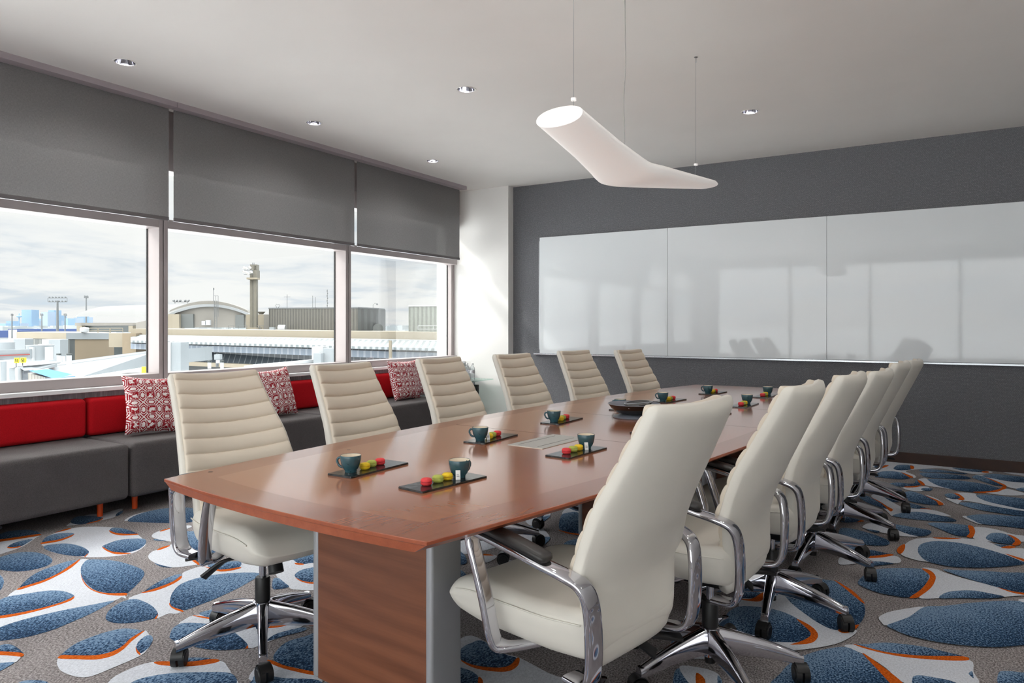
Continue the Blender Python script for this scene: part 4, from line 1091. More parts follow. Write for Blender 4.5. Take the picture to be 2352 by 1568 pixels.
CARPET = [
('W',-4.678,2.317,-4.821,2.493,-4.774,2.597,-4.793,2.686,-4.769,2.723,-4.625,2.592,-4.61,2.508,-4.611,2.416,-4.647,2.345),
('B',-4.737,2.369,-4.834,2.453,-4.792,2.511,-4.672,2.532,-4.62,2.481,-4.611,2.407,-4.64,2.364),
('O',-4.619,2.411,-4.629,2.485,-4.664,2.53,-4.641,2.52,-4.603,2.471,-4.607,2.409),
('B',-4.643,2.602,-4.704,2.651,-4.731,2.701,-4.679,2.667,-4.635,2.617),
('W',-4.478,2.566,-4.564,2.685,-4.549,2.81,-4.421,2.83,-4.45,2.626),
('B',-4.451,2.572,-4.542,2.68,-4.565,2.82,-4.51,2.935,-4.453,2.969,-4.35,2.972,-4.103,2.804,-4.104,2.732,-4.223,2.66,-4.355,2.596),
('W',-4.365,1.793,-4.664,1.916,-4.651,1.941,-4.624,2.024,-4.588,2.115,-4.555,2.084,-4.462,1.992,-4.419,1.924,-4.394,1.834),
('B',-4.721,1.94,-4.817,2.01,-4.838,2.078,-4.768,2.148,-4.648,2.149,-4.613,2.126,-4.63,2.046,-4.683,1.954),
('O',-4.712,1.936,-4.699,1.961,-4.664,2.042,-4.625,2.136,-4.588,2.115,-4.616,2.021,-4.648,1.94,-4.656,1.913),
('B',-4.499,1.914,-4.55,1.962,-4.566,2.018,-4.546,2.064,-4.497,2.019,-4.454,1.965,-4.466,1.929),
('O',-4.508,1.916,-4.47,1.931,-4.457,1.966,-4.439,1.94,-4.463,1.909),
('W',-4.369,2.033,-4.483,2.094,-4.545,2.159,-4.584,2.27,-4.546,2.36,-4.401,2.439,-4.233,2.458,-4.08,2.427,-3.956,2.384,-3.872,2.338,-3.808,2.253,-3.804,2.188,-3.852,2.115,-3.952,2.051,-4.051,2.044,-4.265,2.034),
('O',-4.571,2.197,-4.601,2.279,-4.583,2.296,-4.567,2.262),
('B',-4.409,2.054,-4.519,2.123,-4.542,2.187,-4.502,2.238,-4.456,2.249,-4.404,2.202,-4.383,2.13),
('O',-4.429,2.061,-4.406,2.141,-4.428,2.214,-4.446,2.246,-4.4,2.204,-4.368,2.123,-4.394,2.047),
('B',-4.329,2.39,-4.377,2.435,-4.319,2.461,-4.207,2.456,-4.126,2.443,-4.169,2.398,-4.245,2.379),
('O',-4.342,2.395,-4.26,2.387,-4.184,2.407,-4.124,2.444,-4.109,2.426,-4.169,2.376,-4.237,2.366,-4.294,2.375),
('B',-4.334,2.023,-4.344,2.064,-4.287,2.123,-4.172,2.138,-4.051,2.119,-3.997,2.092,-3.967,2.059,-4.018,2.028,-4.126,2.006,-4.24,2.003),
('O',-4.003,2.096,-3.953,2.054,-3.964,2.054),
('B',-4.045,2.192,-4.082,2.241,-4.098,2.314,-4.053,2.375,-3.99,2.405,-3.908,2.364,-3.842,2.294,-3.826,2.242,-3.846,2.192,-3.917,2.171),
('O',-4.055,2.197,-3.93,2.178,-3.853,2.196,-3.805,2.217,-3.81,2.192,-3.864,2.162,-3.968,2.17),
('B',-4.323,1.776,-4.338,1.81,-4.347,1.885,-4.299,1.937,-4.202,1.959,-4.074,1.943,-4.001,1.905,-3.969,1.858,-3.973,1.79,-4.019,1.743,-4.113,1.717,-4.177,1.716),
('B',-4.047,1.669,-4.028,1.681,-3.93,1.656,-3.843,1.616,-3.791,1.582,-3.787,1.562),
('W',-3.676,1.564,-3.721,1.608,-3.733,1.628,-3.745,1.688,-3.796,1.81,-3.871,1.917,-3.928,2.005,-3.897,2.038,-3.735,2.032,-3.227,1.853,-3.222,1.833,-3.21,1.796,-3.24,1.73,-3.287,1.628,-3.32,1.524,-3.332,1.445,-3.327,1.388,-3.331,1.369,-3.494,1.436),
('B',-3.751,1.648,-3.851,1.728,-3.911,1.803,-3.942,1.887,-3.957,1.96,-3.932,1.996,-3.867,1.933,-3.799,1.846,-3.755,1.757,-3.745,1.694),
('O',-3.74,1.63,-3.754,1.66,-3.756,1.699,-3.766,1.763,-3.81,1.852,-3.879,1.939,-3.931,2.006,-3.917,2.005,-3.834,1.921,-3.776,1.835,-3.733,1.747,-3.724,1.678,-3.721,1.635),
('B',-3.752,1.926,-3.827,1.971,-3.891,2.035,-3.82,2.078,-3.724,2.103,-3.607,2.106,-3.513,2.098,-3.445,2.076,-3.38,2.029,-3.317,1.962,-3.263,1.895,-3.251,1.87,-3.309,1.834,-3.401,1.816,-3.515,1.835,-3.635,1.873),
('O',-3.707,1.902,-3.587,1.855,-3.463,1.821,-3.372,1.817,-3.311,1.835,-3.255,1.873,-3.227,1.853,-3.286,1.821,-3.371,1.807,-3.464,1.815,-3.579,1.848),
('B',-3.577,1.47,-3.638,1.501,-3.66,1.527,-3.673,1.566,-3.648,1.613,-3.606,1.687,-3.557,1.723,-3.502,1.735,-3.43,1.731,-3.399,1.703,-3.381,1.643,-3.393,1.558,-3.422,1.484,-3.451,1.44,-3.467,1.425),
('O',-3.472,1.426,-3.459,1.443,-3.431,1.488,-3.402,1.562,-3.393,1.649,-3.407,1.703,-3.419,1.727,-3.384,1.702,-3.371,1.654,-3.378,1.551,-3.4,1.475,-3.426,1.43,-3.441,1.414),
('B',-3.323,1.366,-3.327,1.388,-3.332,1.445,-3.32,1.524,-3.287,1.628,-3.24,1.73,-3.211,1.793,-3.185,1.749,-3.147,1.649,-3.124,1.547,-3.114,1.485,-3.127,1.409,-3.151,1.366,-3.182,1.328,-3.198,1.314),
('W',-3.171,1.835,-3.191,1.914,-3.208,2.021,-3.228,2.132,-3.282,2.185,-3.28,2.3,-3.168,2.428,-3.011,2.466,-2.944,2.371,-2.926,2.135,-2.833,1.88,-2.866,1.835,-2.868,1.777,-3.005,1.832),
('B',-3.192,1.921,-3.245,1.998,-3.28,2.1,-3.273,2.158,-3.228,2.132,-3.19,2.062,-3.183,1.973),
('O',-3.196,1.908,-3.194,1.98,-3.206,2.072,-3.245,2.143,-3.21,2.122,-3.174,2.052,-3.163,1.96),
('B',-2.968,1.906,-3.073,1.987,-3.144,2.08,-3.144,2.184,-3.082,2.286,-2.944,2.371,-2.878,2.243,-2.842,2.073,-2.836,1.97,-2.842,1.886,-2.911,1.882),
('O',-2.972,1.908,-2.92,1.888,-2.845,1.888,-2.831,1.876,-2.892,1.876,-2.944,1.89),
('B',-3.062,1.674,-3.123,1.726,-3.163,1.795,-3.161,1.841,-3.118,1.858,-3.009,1.847,-2.904,1.811,-2.871,1.776,-2.894,1.708,-2.956,1.662,-3.015,1.656),
('O',-2.897,1.807,-2.859,1.775,-2.867,1.774),
('B',-3.883,2.543,-3.943,2.6,-3.929,2.624,-3.78,2.669,-3.454,2.52,-3.373,2.413,-3.345,2.331,-3.35,2.304,-3.486,2.344,-3.639,2.407),
('W',-4.001,2.456,-4.057,2.514,-4.073,2.616,-4.044,2.701,-3.984,2.705,-3.937,2.604,-3.789,2.482,-3.847,2.447,-3.927,2.442),
('O',-4.067,2.549,-4.073,2.616,-4.059,2.616,-4.047,2.549),
('B',-3.936,2.427,-3.922,2.439,-3.836,2.448,-3.907,2.421),
('W',-3.669,2.232,-3.726,2.287,-3.734,2.321,-3.755,2.404,-3.749,2.464,-3.632,2.41,-3.48,2.347,-3.335,2.302,-3.351,2.245,-3.401,2.191,-3.484,2.187,-3.582,2.198),
('O',-3.734,2.321,-3.757,2.367,-3.753,2.411,-3.733,2.39,-3.72,2.335),
('O',-3.748,2.464,-3.649,2.422,-3.496,2.358,-3.341,2.31,-3.325,2.291,-3.474,2.336,-3.628,2.4),
('B',-3.541,2.187,-3.482,2.186,-3.391,2.193,-3.459,2.172),
('B',-3.263,2.304,-3.25,2.371,-3.18,2.438,-3.101,2.369,-3.151,2.299),
('O',-3.276,2.291,-3.156,2.303,-3.103,2.379,-3.086,2.357,-3.131,2.285),
('W',-2.995,2.495,-2.978,2.588,-2.789,2.608,-2.539,2.383,-2.613,2.315,-2.666,2.317,-2.744,2.349,-2.814,2.377),
('B',-2.767,2.442,-2.798,2.498,-2.793,2.547,-2.741,2.598,-2.573,2.44,-2.647,2.414,-2.704,2.414),
('O',-2.745,2.425,-2.68,2.411,-2.628,2.42,-2.583,2.449,-2.564,2.431,-2.619,2.402,-2.678,2.401),
('B',-2.816,2.351,-2.807,2.375,-2.727,2.347,-2.669,2.32,-2.691,2.273,-2.724,2.27),
('B',-2.993,2.621,-2.967,2.68,-2.929,2.777,-2.827,2.681,-2.849,2.598,-2.878,2.574),
('O',-2.914,2.575,-2.863,2.586,-2.855,2.571,-2.888,2.558),
('W',-2.809,1.358,-2.827,1.374,-2.818,1.422,-2.717,1.52,-2.731,1.571,-2.788,1.677,-2.737,1.668,-2.692,1.656,-2.62,1.594,-2.587,1.539,-2.581,1.431,-2.583,1.366,-2.606,1.34,-2.655,1.328,-2.719,1.327,-2.777,1.343),
('B',-2.835,1.382,-2.874,1.423,-2.904,1.479,-2.91,1.554,-2.901,1.608,-2.872,1.652,-2.802,1.673,-2.784,1.659,-2.754,1.599,-2.711,1.545,-2.701,1.497,-2.724,1.454,-2.792,1.409),
('O',-2.826,1.371,-2.845,1.391,-2.804,1.415,-2.734,1.459,-2.713,1.504,-2.724,1.552,-2.769,1.617,-2.788,1.677,-2.776,1.668,-2.736,1.598,-2.694,1.541,-2.675,1.488,-2.697,1.44,-2.771,1.398),
('B',-2.671,1.577,-2.708,1.608,-2.733,1.647,-2.726,1.667,-2.685,1.653,-2.637,1.613,-2.612,1.577,-2.606,1.556,-2.633,1.56),
('O',-2.674,1.576,-2.647,1.566,-2.607,1.555,-2.593,1.545,-2.628,1.553),
('W',-3.111,1.278,-3.063,1.278,-2.97,1.304,-2.939,1.284,-2.931,1.269,-2.966,1.238,-2.988,1.228),
('B',-3.132,1.287,-3.134,1.308,-3.124,1.329,-3.078,1.335,-3.007,1.327,-2.984,1.316,-3.07,1.281,-3.096,1.272),
('O',-3.096,1.272,-3.079,1.285,-2.994,1.321,-2.959,1.307,-3.015,1.283,-3.067,1.26),
('B',-2.988,1.228,-2.972,1.24,-2.935,1.27,-2.916,1.245,-2.902,1.211,-2.899,1.191),
('W',-2.485,1.365,-2.513,1.412,-2.519,1.487,-2.496,1.542,-2.415,1.597,-2.301,1.673,-2.225,1.656,-2.164,1.626,-2.092,1.575,-2.314,1.388,-2.46,1.338),
('B',-2.419,1.589,-2.418,1.626,-2.375,1.655,-2.331,1.667,-2.341,1.631),
('O',-2.493,1.538,-2.472,1.562,-2.39,1.607,-2.333,1.669,-2.296,1.673,-2.306,1.639,-2.358,1.585,-2.446,1.541),
('B',-2.416,1.407,-2.416,1.449,-2.369,1.517,-2.279,1.583,-2.178,1.634,-2.095,1.573,-2.24,1.434,-2.385,1.385),
('B',-2.751,1.205,-2.746,1.226,-2.716,1.247,-2.671,1.26,-2.644,1.238,-2.709,1.198),
('W',-2.723,1.79,-2.748,1.835,-2.752,1.881,-2.687,1.928,-2.512,1.957,-2.389,2.002,-2.381,2.149,-2.327,2.118,-2.272,2.059,-2.273,1.861,-2.294,1.799,-2.398,1.838,-2.538,1.852,-2.668,1.823),
('B',-2.739,1.896,-2.741,1.961,-2.701,2.036,-2.579,2.077,-2.403,2.168,-2.357,2.123,-2.343,2.031,-2.381,1.97,-2.542,1.916),
('O',-2.757,1.878,-2.686,1.897,-2.556,1.927,-2.433,1.96,-2.36,1.998,-2.346,2.075,-2.376,2.148,-2.349,2.12,-2.329,2.039,-2.362,1.967,-2.468,1.923,-2.605,1.9,-2.719,1.877),
('B',-2.657,1.707,-2.712,1.759,-2.717,1.809,-2.637,1.85,-2.521,1.869,-2.408,1.846,-2.312,1.81,-2.316,1.775,-2.37,1.729,-2.448,1.701,-2.553,1.689,-2.62,1.688),
('O',-2.315,1.811,-2.293,1.796,-2.301,1.789),
('B',-2.282,1.875,-2.304,1.931,-2.284,2,-2.253,2.041,-2.229,2.02,-2.259,1.945),
('W',-2.063,1.634,-2.141,1.707,-2.162,1.747,-2.15,1.766,-2.085,1.765,-1.977,1.791,-1.919,1.798,-1.857,1.74),
('B',-2.158,1.803,-2.208,1.901,-2.187,1.982,-2.153,2.017,-1.923,1.801,-2.005,1.785,-2.097,1.775),
('O',-2.154,1.764,-2.133,1.776,-2.06,1.774,-1.974,1.789,-1.921,1.799,-1.904,1.783,-1.982,1.765,-2.073,1.755),
('B',-2.074,1.643,-2.093,1.669,-2.062,1.689,-1.987,1.711,-1.881,1.762,-1.837,1.721,-2.03,1.603),
('W',-2.437,3.381,-2.419,3.533,-2.378,3.632,-2.283,3.617,-2.192,3.518,-2.155,3.422,-2.171,3.286,-2.266,3.144),
('B',-2.372,3.476,-2.332,3.529,-2.259,3.546,-2.174,3.489,-2.125,3.44,-2.095,3.37,-2.143,3.365,-2.273,3.441),
('O',-2.109,3.392,-2.105,3.408,-2.082,3.355),
('B',-2.372,3.643,-2.351,3.678,-2.286,3.629,-2.32,3.616),
('O',-2.333,3.622,-2.287,3.631,-2.28,3.616,-2.317,3.61),
('W',-2.181,3.58,-2.188,3.632,-2.146,3.701,-2.146,3.789,-2.1,3.787,-2.028,3.716,-1.995,3.667,-2.015,3.613,-2.017,3.533,-2.043,3.478,-2.089,3.488,-2.139,3.524),
('B',-2.202,3.769,-2.178,3.83,-2.145,3.79,-2.138,3.709,-2.164,3.675),
('O',-2.208,3.645,-2.152,3.676,-2.141,3.721,-2.149,3.794,-2.13,3.769,-2.124,3.7,-2.153,3.643,-2.189,3.621),
('B',-2.045,3.589,-2.031,3.642,-1.991,3.669,-1.958,3.582,-1.945,3.474,-1.949,3.435),
('W',-2.293,3.917,-2.26,4.053,-2.242,4.133,-2.207,4.052,-2.182,3.874,-2.2,3.824,-2.248,3.848),
('B',-2.224,3.927,-2.242,3.997,-2.221,4.094,-2.193,4.011,-2.18,3.871,-2.204,3.891),
('W',-2.179,4.181,-2.205,4.317,-2.098,4.274,-2.072,4.22,-2.149,4.173),
('B',-2.152,4.12,-2.154,4.201,-2.079,4.234,-1.869,3.806,-1.93,3.811,-2,3.831,-2.056,3.905),
('O',-2.017,3.823,-1.942,3.811,-1.874,3.817,-1.864,3.796,-1.93,3.787),
('B',-2.209,4.334,-2.175,4.43,-2.102,4.281),
('B',-1.821,3.501,-1.862,3.602,-1.858,3.683,-1.79,3.779,-1.698,3.702,-1.651,3.486,-1.767,3.432),
('B',-1.98,3.319,-1.954,3.371,-1.871,3.422,-1.789,3.425,-1.794,3.347,-1.807,3.239,-1.856,3.264),
('W',-2.094,3.101,-2.153,3.195,-2.09,3.222,-2.06,3.201,-2.054,3.109),
('O',-2.157,3.201,-2.126,3.218,-2.088,3.216,-2.142,3.185),
('W',-1.948,2.97,-1.991,3.143,-1.963,3.198,-1.883,3.144,-1.862,3.063,-1.887,3.018),
('B',-1.944,2.958,-1.909,3.025,-1.843,3.06,-1.793,2.978,-1.87,2.883),
('B',-2.293,3.175,-2.224,3.135,-2.143,3.038,-2.173,3.009),
('W',-1.624,2.25,-1.644,2.292,-1.629,2.332,-1.572,2.328,-1.428,2.274,-1.361,2.273,-1.209,2.226,-1.115,2.216,-1.073,2.131,-1.349,1.962,-1.501,2.079),
('B',-1.574,2.185,-1.593,2.231,-1.586,2.281,-1.56,2.32,-1.424,2.269,-1.373,2.266,-1.358,2.21,-1.379,2.171,-1.427,2.146,-1.483,2.133,-1.534,2.143),
('O',-1.536,2.144,-1.486,2.136,-1.428,2.148,-1.38,2.173,-1.362,2.211,-1.37,2.267,-1.356,2.264,-1.335,2.214,-1.342,2.164,-1.386,2.134,-1.457,2.119,-1.515,2.131),
('B',-1.511,2.083,-1.474,2.096,-1.436,2.088,-1.403,2.064,-1.368,2.007,-1.429,1.97),
('O',-1.41,2.072,-1.384,2.06,-1.356,2.015,-1.368,2.007),
('B',-2.117,2.926,-2.092,2.929,-2.035,2.888,-2.02,2.873,-2.022,2.794),
('O',-2.038,2.893,-2.006,2.86,-1.994,2.765,-2.019,2.796),
('W',-0.571,7.349,-0.384,7.335,0.029,7.362,0.305,7.301,0.296,7.195,0.18,7.088,0.083,7.145,-0.056,7.212,-0.208,7.08,-0.305,6.926,-0.232,6.771,-0.236,6.657,-0.358,6.838,-0.526,6.772),
('B',-0.401,7.039,-0.377,7.194,-0.32,7.249,-0.259,7.226,-0.264,7.046,-0.329,6.949,-0.387,6.951),
('O',-0.283,7.223,-0.252,7.19,-0.251,7.073,-0.271,7.061),
('B',-0.549,7.068,-0.511,7.132,-0.464,7.141,-0.505,6.995,-0.537,6.917),
('O',-0.5,6.932,-0.479,7.103,-0.445,7.132,-0.467,7.018),
('B',-0.507,6.532,-0.496,6.753,-0.439,6.844,-0.359,6.856,-0.281,6.758,-0.255,6.652,-0.31,6.551,-0.418,6.525,-0.485,6.539),
('O',-0.336,6.851,-0.282,6.776,-0.24,6.689,-0.26,6.643,-0.284,6.704),
('B',0.034,7.306,0.142,7.333,0.252,7.324,0.294,7.275,0.248,7.21,0.111,7.2),
('O',0.249,7.247,0.299,7.278,0.291,7.21,0.258,7.198),
('B',-0.209,7.004,-0.169,7.104,-0.056,7.135,0.055,7.11,0.137,7.087,0.109,7.033,-0.027,7.022,-0.138,6.973),
('B',-0.199,6.863,-0.165,6.938,-0.027,6.968,0.108,6.962,0.159,6.89,0.132,6.822,-0.026,6.742,-0.144,6.738),
('W',-0.201,6.584,-0.153,6.681,-0.103,6.546,0.035,6.338,-0.05,6.361,-0.147,6.393),
('W',0.195,7.051,0.276,7.1,0.395,6.983,0.544,6.976,0.518,6.634,0.436,6.614,0.383,6.687,0.313,6.867,0.24,6.984),
('B',0.242,7.027,0.327,7.185,0.406,7.18,0.557,7.134,0.541,6.925,0.415,6.897,0.317,6.963),
('B',-0.137,6.657,-0.079,6.693,0.078,6.723,0.23,6.687,0.324,6.59,0.366,6.556,0.292,6.409,0.17,6.314,0.049,6.326,-0.05,6.406,-0.113,6.54),
('O',0.367,6.662,0.386,6.634,0.364,6.525,0.305,6.388,0.217,6.314,0.16,6.313,0.268,6.414,0.336,6.538),
('B',0.171,6.931,0.216,7.046,0.313,6.867,0.379,6.7,0.304,6.685,0.21,6.836),
('O',0.267,6.99,0.337,6.849,0.385,6.719,0.383,6.641,0.356,6.726,0.289,6.912),
('W',0.397,7.301,0.572,7.329,0.562,7.206),
('W',0.241,6.329,0.315,6.409,0.376,6.562,0.431,6.537,0.502,6.433,0.428,6.346,0.357,6.314),
('B',0.439,6.586,0.524,6.719,0.509,6.528),
('B',-0.388,6.307,-0.334,6.388,-0.23,6.405,-0.215,6.576,-0.184,6.433,-0.196,6.338,-0.275,6.246,-0.352,6.23),
('O',-0.209,6.579,-0.176,6.534,-0.152,6.421,-0.161,6.368,-0.184,6.433),
('W',-0.294,6.205,-0.175,6.32,-0.12,6.318,-0.17,6.139,-0.235,6.123),
('O',-0.286,6.246,-0.226,6.304,-0.174,6.37,-0.2,6.281,-0.264,6.223),
('B',-0.173,6.225,-0.144,6.288,-0.099,6.285,-0.112,6.189,-0.157,6.177),
('W',-0.526,5.864,-0.53,6.081,-0.477,6.009,-0.449,5.906),
('B',-0.539,6.121,-0.515,6.152,-0.447,6.087,-0.421,6.014,-0.449,5.911,-0.494,5.969),
('W',-0.143,6.029,-0.07,5.939,-0.022,5.796,-0.025,5.745,-0.069,5.874),
('B',-0.284,5.985,-0.244,6.094,-0.193,6.068,-0.117,5.95,-0.055,5.806,-0.054,5.727,-0.135,5.707,-0.23,5.75,-0.273,5.854),
('O',-0.148,6.012,-0.069,5.9,-0.027,5.803,-0.027,5.749,-0.052,5.729,-0.069,5.843,-0.117,5.95),
('B',-0.409,5.771,-0.352,5.805,-0.291,5.738,-0.297,5.678,-0.363,5.663),
('B',-0.236,5.682,-0.18,5.655,-0.119,5.572,-0.176,5.532,-0.223,5.568),
('O',-0.154,5.562,-0.094,5.575,-0.109,5.547,-0.149,5.53),
('W',-0.472,5.759,-0.43,5.853,-0.345,5.679,-0.243,5.519,-0.087,5.556,0.021,5.432,-0.042,5.415,-0.15,5.415,-0.238,5.406,-0.305,5.243,-0.342,5.342),
('B',-0.545,5.687,-0.517,5.764,-0.475,5.73,-0.396,5.596,-0.343,5.423,-0.401,5.459,-0.478,5.541),
('O',-0.475,5.73,-0.414,5.637,-0.352,5.5,-0.315,5.428,-0.321,5.362,-0.341,5.4,-0.395,5.572),
('B',-0.498,5.387,-0.448,5.466,-0.396,5.402,-0.374,5.273,-0.431,5.261),
('O',-0.391,5.267,-0.358,5.303,-0.358,5.243,-0.379,5.224),
('B',-0.306,5.253,-0.258,5.36,-0.173,5.446,-0.086,5.432,0,5.398,0.046,5.341,0.033,5.292,-0.062,5.244,-0.187,5.219,-0.274,5.229),
('W',-0.014,5.978,0.023,5.996,0.093,6.026,0.068,5.869,0.054,5.831),
('W',0.043,6.199,0.168,6.262,0.184,6.162,0.295,5.996,0.461,5.904,0.454,5.82,0.29,5.882,0.16,5.951,0.088,5.976),
('B',-0.019,6.091,0.01,6.165,0.048,6.16,0.078,6.069,0.056,5.984,0.014,5.985),
('O',0.039,6.188,0.072,6.18,0.104,6.032,0.088,5.97,0.06,5.989,0.078,6.069),
('B',0.178,6.185,0.239,6.263,0.354,6.266,0.486,6.228,0.461,5.904,0.336,5.947,0.23,6.032),
('B',0.068,5.857,0.137,5.924,0.247,5.892,0.373,5.851,0.454,5.82,0.444,5.687,0.301,5.687,0.154,5.735),
('W',0.084,5.449,0.102,5.492,0.146,5.423,0.183,5.309,0.143,5.335),
('B',0.106,5.484,0.192,5.592,0.319,5.636,0.44,5.642,0.418,5.359,0.301,5.332,0.183,5.319,0.137,5.397),
('B',-0.601,5.094,-0.537,5.178,-0.463,5.113,-0.453,5.051,-0.512,4.933,-0.58,4.915),
('O',-0.487,4.968,-0.458,5.053,-0.436,5.066,-0.453,4.999),
('W',-0.447,4.845,-0.428,4.955,-0.368,5.016,-0.303,4.992,-0.214,4.856,-0.149,4.802,-0.249,4.762,-0.352,4.79,-0.416,4.822),
('B',-0.424,4.815,-0.353,4.811,-0.362,4.762),
('B',-0.32,5.001,-0.263,5.026,-0.18,5.009,-0.107,4.996,-0.082,4.955,-0.104,4.857,-0.161,4.812,-0.234,4.862),
('O',-0.291,4.79,-0.265,4.761,-0.283,4.759),
('W',0.132,5.2,0.238,5.227,0.329,5.152,0.401,5.14,0.392,5.025,0.299,4.968,0.187,4.899,0.129,4.938),
('B',-0.106,5.153,-0.041,5.213,0.061,5.235,0.109,5.225,0.12,5.098,0.102,4.974,0.039,4.953,-0.04,5.053),
('O',0.108,5.228,0.133,5.224,0.142,5.111,0.13,4.977,0.114,4.937,0.095,4.952,0.113,5.057),
('W',-0.215,4.382,-0.209,4.565,-0.169,4.723,-0.076,4.822,0.057,4.893,0.187,4.908,0.255,4.817,0.378,4.842,0.36,4.61,0.256,4.532,0.051,4.357,-0.099,4.311,-0.155,4.322),
('B',0.19,4.978,0.221,5.105,0.272,5.145,0.317,5.092,0.331,4.996,0.308,4.912,0.259,4.898,0.213,4.92),
('O',0.301,5.13,0.336,5.098,0.359,4.996,0.341,4.908,0.311,4.897,0.331,4.996,0.32,5.076),
('B',0.225,4.864,0.261,4.87,0.295,4.871,0.265,4.812),
('O',0.254,4.809,0.293,4.868,0.326,4.864,0.3,4.813,0.271,4.8),
('O',-0.076,4.819,-0.019,4.859,0.07,4.893,0.019,4.841,-0.038,4.814),
('O',-0.239,4.451,-0.23,4.536,-0.208,4.593,-0.202,4.521,-0.209,4.42,-0.222,4.385,-0.232,4.406),
('B',-0.14,4.512,-0.132,4.628,-0.093,4.716,-0.037,4.767,0.056,4.785,0.163,4.745,0.264,4.668,0.326,4.589,0.345,4.545,0.268,4.453,0.15,4.354,0.033,4.296,-0.051,4.299,-0.103,4.34,-0.13,4.426),
('O',0.265,4.691,0.314,4.657,0.36,4.617,0.357,4.573,0.311,4.62),
('B',-0.559,4.738,-0.496,4.777,-0.409,4.736,-0.344,4.686,-0.288,4.616,-0.286,4.534,-0.329,4.488,-0.386,4.47,-0.467,4.503,-0.531,4.498),
('W',-0.49,4.153,-0.435,4.187,-0.347,4.234,-0.262,4.322,-0.226,4.322,-0.208,4.261,-0.22,4.209,-0.254,4.188,-0.324,4.173,-0.39,4.105,-0.475,4.025),
('B',-0.516,4.376,-0.473,4.403,-0.397,4.385,-0.321,4.37,-0.264,4.344,-0.332,4.278,-0.401,4.221,-0.494,4.185),
('O',-0.452,4.213,-0.401,4.225,-0.332,4.279,-0.271,4.35,-0.248,4.342,-0.295,4.27,-0.364,4.213,-0.434,4.185),
('B',-0.389,4.094,-0.365,4.144,-0.307,4.186,-0.239,4.193,-0.269,4.151,-0.335,4.09),
('W',-0.114,4.181,-0.05,4.207,0,4.16,0.11,4.103,0.23,4.072,0.315,4.032,0.253,3.967,0.193,3.92,0.075,3.871,-0.032,3.765,-0.109,3.718,-0.091,3.84,-0.079,4.011),
('B',-0.369,3.785,-0.35,3.933,-0.313,4.032,-0.249,4.099,-0.149,4.16,-0.102,4.162,-0.077,4.087,-0.083,3.985,-0.105,3.854,-0.145,3.709,-0.209,3.689,-0.271,3.694,-0.328,3.727),
('O',-0.113,4.178,-0.076,4.168,-0.051,4.091,-0.053,3.991,-0.07,3.876,-0.104,3.755,-0.118,3.718,-0.148,3.699,-0.107,3.842,-0.082,3.986,-0.077,4.087),
('B',-0.02,4.213,0.049,4.248,0.148,4.296,0.245,4.329,0.34,4.353,0.315,4.04,0.258,4.041,0.171,4.079,0.08,4.131),
('O',0.2,4.065,0.258,4.04,0.316,4.044,0.314,4.017,0.256,4.018),
('B',-0.032,3.765,-0.006,3.859,0.046,3.919,0.106,3.956,0.165,3.954,0.221,3.939,0.162,3.88,0.044,3.81),
('W',-0.73,3.539,-0.686,3.615,-0.534,3.384,-0.386,3.174,-0.313,3.188,-0.355,3.039,-0.445,2.919,-0.553,2.832,-0.64,2.869,-0.793,3.225),
('B',-0.686,3.565,-0.639,3.679,-0.532,3.744,-0.425,3.726,-0.336,3.563,-0.304,3.415,-0.315,3.254,-0.376,3.152,-0.442,3.171,-0.533,3.269,-0.615,3.386),
('O',-0.473,3.77,-0.382,3.663,-0.318,3.531,-0.331,3.531,-0.409,3.665),
('O',-0.378,3.162,-0.314,3.255,-0.329,3.169,-0.358,3.132),
('B',-0.805,3.055,-0.784,3.188,-0.685,3.235,-0.594,3.223,-0.514,3.156,-0.467,3.065,-0.484,2.969,-0.539,2.924,-0.629,2.893,-0.74,2.94),
('O',-0.544,3.181,-0.478,3.134,-0.441,3.058,-0.453,2.968,-0.521,2.911,-0.485,2.975,-0.469,3.064),
('B',-0.81,3.296,-0.806,3.396,-0.74,3.405,-0.734,3.334),
('O',-0.805,3.275,-0.757,3.311,-0.737,3.392,-0.727,3.419,-0.712,3.327,-0.733,3.285),
('B',-0.888,2.586,-0.923,2.74,-0.869,2.842,-0.759,2.818,-0.717,2.728,-0.81,2.65),
('O',-0.89,2.593,-0.812,2.657,-0.719,2.728,-0.717,2.691,-0.801,2.623,-0.881,2.566),
('W',-0.88,2.564,-0.801,2.621,-0.715,2.69,-0.741,2.636),
('O',-0.742,2.866,-0.708,2.827,-0.692,2.789,-0.712,2.798),
('B',-0.832,2.47,-0.813,2.509,-0.769,2.49,-0.739,2.441,-0.727,2.378,-0.788,2.34),
('W',-0.829,2.509,-0.762,2.544,-0.698,2.534,-0.674,2.481,-0.677,2.408,-0.727,2.378),
('O',-0.763,2.497,-0.722,2.466,-0.707,2.39,-0.724,2.38),
('B',-0.693,2.519,-0.668,2.485,-0.654,2.422,-0.663,2.417),
('W',-0.248,3.381,-0.224,3.451,-0.17,3.528,-0.086,3.612,-0.097,3.51,-0.15,3.413,-0.215,3.307,-0.236,3.332),
('B',-0.213,3.305,-0.177,3.379,-0.138,3.457,-0.086,3.611,-0.014,3.668,0.102,3.785,0.249,3.901,0.305,3.904,0.33,3.879,0.289,3.391,0.252,3.379,0.163,3.305,0.063,3.259,-0.038,3.236,-0.13,3.243,-0.185,3.276),
('W',0.27,3.921,0.309,3.958,0.317,3.892),
('W',-0.338,3.005,-0.313,3.038,-0.274,3.027,-0.209,3.019,-0.133,3.027,-0.036,3.064,0.07,3.122,0.079,3.023,0.078,2.897,-0.144,2.76,-0.174,2.867,-0.255,2.96),
